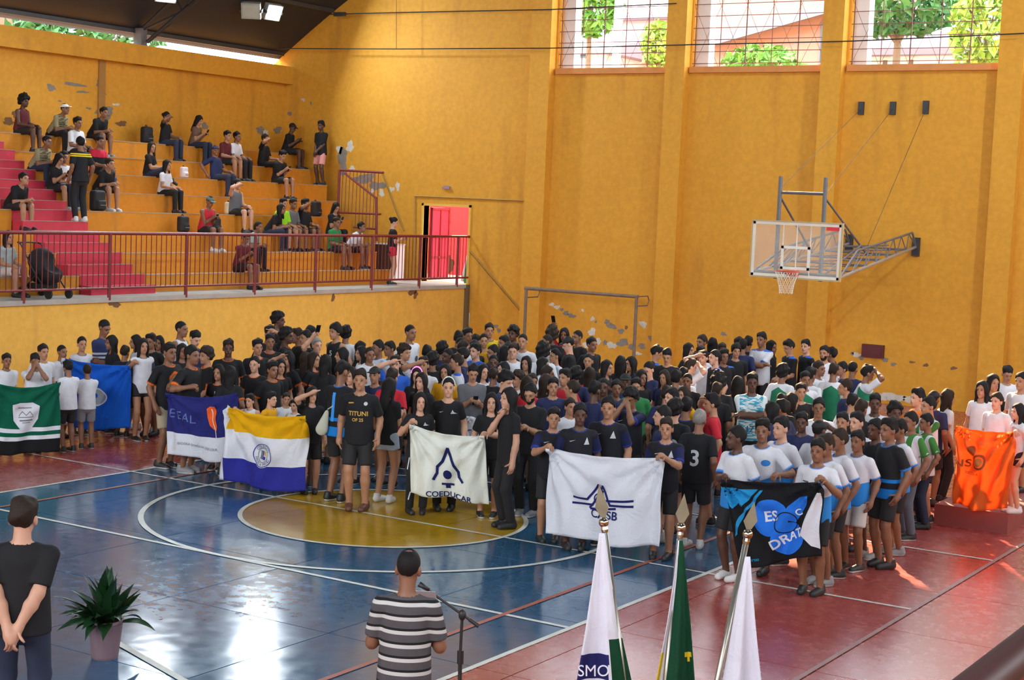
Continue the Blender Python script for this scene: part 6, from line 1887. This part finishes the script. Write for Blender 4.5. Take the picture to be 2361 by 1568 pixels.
for e in (man, boy):
    for k in ('_sh', '_hd', '_bt'): del e[k]
for o in bpy.data.objects:
    if '_of' in o: del o['_of']

kt = next(r for r in rows if r['px'] == 786)
tb = np.array(at_d(741, 940, np.dot(kt['xy']-CAM, CF)-.05))
e = empty('drawstring_bag', tb - V3(0,0,.34), 'cream drawstring bag hanging behind the person in black jersey with blue', 'bag')
V, Fc = surfnet(field([rc((0,0,.06), (0,0,.30), .085, .03, sy=1.8)], [axis_pts(-.16,.16,.02), axis_pts(-.12,.12,.02), axis_pts(-.06,.40,.02)], .02), [axis_pts(-.16,.16,.02), axis_pts(-.12,.12,.02), axis_pts(-.06,.40,.02)])
o = link('bag_body', to_mesh('bag_body', V, Fc), e); setm(o, [mat('cream_canvas', (.50,.50,.40,1), .85)]); e.rotation_euler = (0, .25, .6)
MB().tube([(0,0,.33), (.06,0,.40), (.14,0,.46)], .008, n=5).build('cord', mat('cream_canvas', (.50,.50,.40,1), .85), e)
# ------------------------------------------------------------------ bags and the stroller on the bleachers
M_BAG = mat('black_backpack_cloth', (.012,.012,.014,1), .7, .3, 9)
def bag(px, py, k, size, m, label, front=None):
    w = at_x(px, py, tier_x(k)-.25)
    e = empty('backpack', (tier_x(k)-.25, w[1], tier_z(k)+.018 if k >= 0 else ZP), label, 'bag')
    def rb(c, b, r):
        c = np.array(c); b = np.array(b)
        def f(P):
            q = np.abs(P - c) - b + r; return np.linalg.norm(np.maximum(q, 0), axis=-1) + np.minimum(q.max(-1), 0) - r
        return Prim(f, c - b, c + b)
    pr = [rb((0,0,size*.55), (size*.26, size*.42, size*.56), size*.16), rb((size*.24,0,size*.32), (size*.16,size*.30,size*.26), size*.09)]
    ax = [axis_pts(-size*.8, size*.8, size/14), axis_pts(-size*.8, size*.8, size/14), axis_pts(-.03, size*1.25, size/16)]
    V, Fc = surfnet(field(pr, ax, .03, [lambda G: .001-G[...,2]]), ax)
    me = to_mesh('bag_body', V, Fc); o = link('bag_body', me, e); setm(o, [m])
    MB().tube([(-.02, -size*.14, size*1.06), (-.03, 0, size*1.22), (-.02, size*.14, size*1.06)], .012, n=5).build('carry_loop', M_BAG, e)
    MB().box((size*.44, -size*.22, size*.30), (size*.50, size*.22, size*.34)).build('pocket_zip', mat('zip_grey', (.2,.2,.2,1)), e)
    return e
bag(338, 320, 7, .36, M_BAG, 'black backpack on the top tier left of the woman with a phone')
bag(424, 406, 5, .24, mat('white_pink_bag', (.7,.6,.62,1)), 'white handbag beside the seated person with crossed legs')
bag(422, 518, 2, .32, M_BAG, 'black bag left of the person in the red tank top')
bag(497, 516, 2, .30, M_BAG, 'black bag right at the feet of the person in the red tank top')
bag(728, 488, 3, .34, M_BAG, 'black backpack between two seated spectators on the right of the bleachers')
bag(688, 508, 2, .26, mat('pink_bag', (.62,.33,.33,1)), 'pink backpack on the tier near the railing')
bag(646, 530, 2, .26, mat('chrome_helmet', (.3,.3,.32,1), .2, metal=.6), 'shiny dark helmet bag beside the neon green shirt')
bag(255, 425, 4, .32, mat('navy_bag', (.03,.05,.15,1)), 'navy bag right of the red stairs')
bag(225, 455, 3, .40, M_BAG, 'large black bag standing at the side of the red stairs')
bag(528, 480, 3, .26, mat('cream_bag', (.6,.5,.35,1)), 'cream bag beside the person shading eyes on the bleachers')
sp = at_x(105, 655, X0-.45)
sr = empty('baby_stroller', (X0-.45, sp[1], ZP), 'black baby stroller parked behind the red railing at left', 'stroller'); sr.rotation_euler[2] = math.radians(90)
M_STR = mat('black_stroller_cloth', (.014,.013,.015,1), .8)
pr = [rc((-.0,-.16,.45), (0,.16,.45), .20, .20), el((0,.12,.68), (.24,.26,.24))]
ax = [axis_pts(-.35,.35,.03), axis_pts(-.5,.5,.03), axis_pts(.1,1.0,.03)]
V, Fc = surfnet(field(pr, ax, .05, [lambda G: -(np.linalg.norm((G-np.array((0,-.30,.72))), axis=-1)-.26)]), ax); o = link('seat_and_hood', to_mesh('seat_and_hood', V, Fc), sr); setm(o, [M_STR])
for sx in (-.24, .24):
    MB().tube([(sx,-.34,.10),(sx,.05,.50),(sx,.42,.98),(sx*.9,.52,1.0)], .016).build('side_frame', M_BLKM, sr); MB().tube([(sx,.36,.10),(sx,-.05,.45)], .016).build('rear_leg', M_BLKM, sr)
    for y in (-.36, .38): MB().lathe((sx, y, .09), [(.0,-.02),(.09,-.02),(.09,.02),(.0,.02)], 14, ax=(1,0,0)).build('wheel', mat('rubber', (.02,.02,.02,1), .8), sr)
MB().cyl((-.22,.52,1.0), (.22,.52,1.0), .016).build('handle', M_BLKM, sr)
MB().box((-.2,-.1,.16), (.2,.26,.26)).build('basket', M_STR, sr)
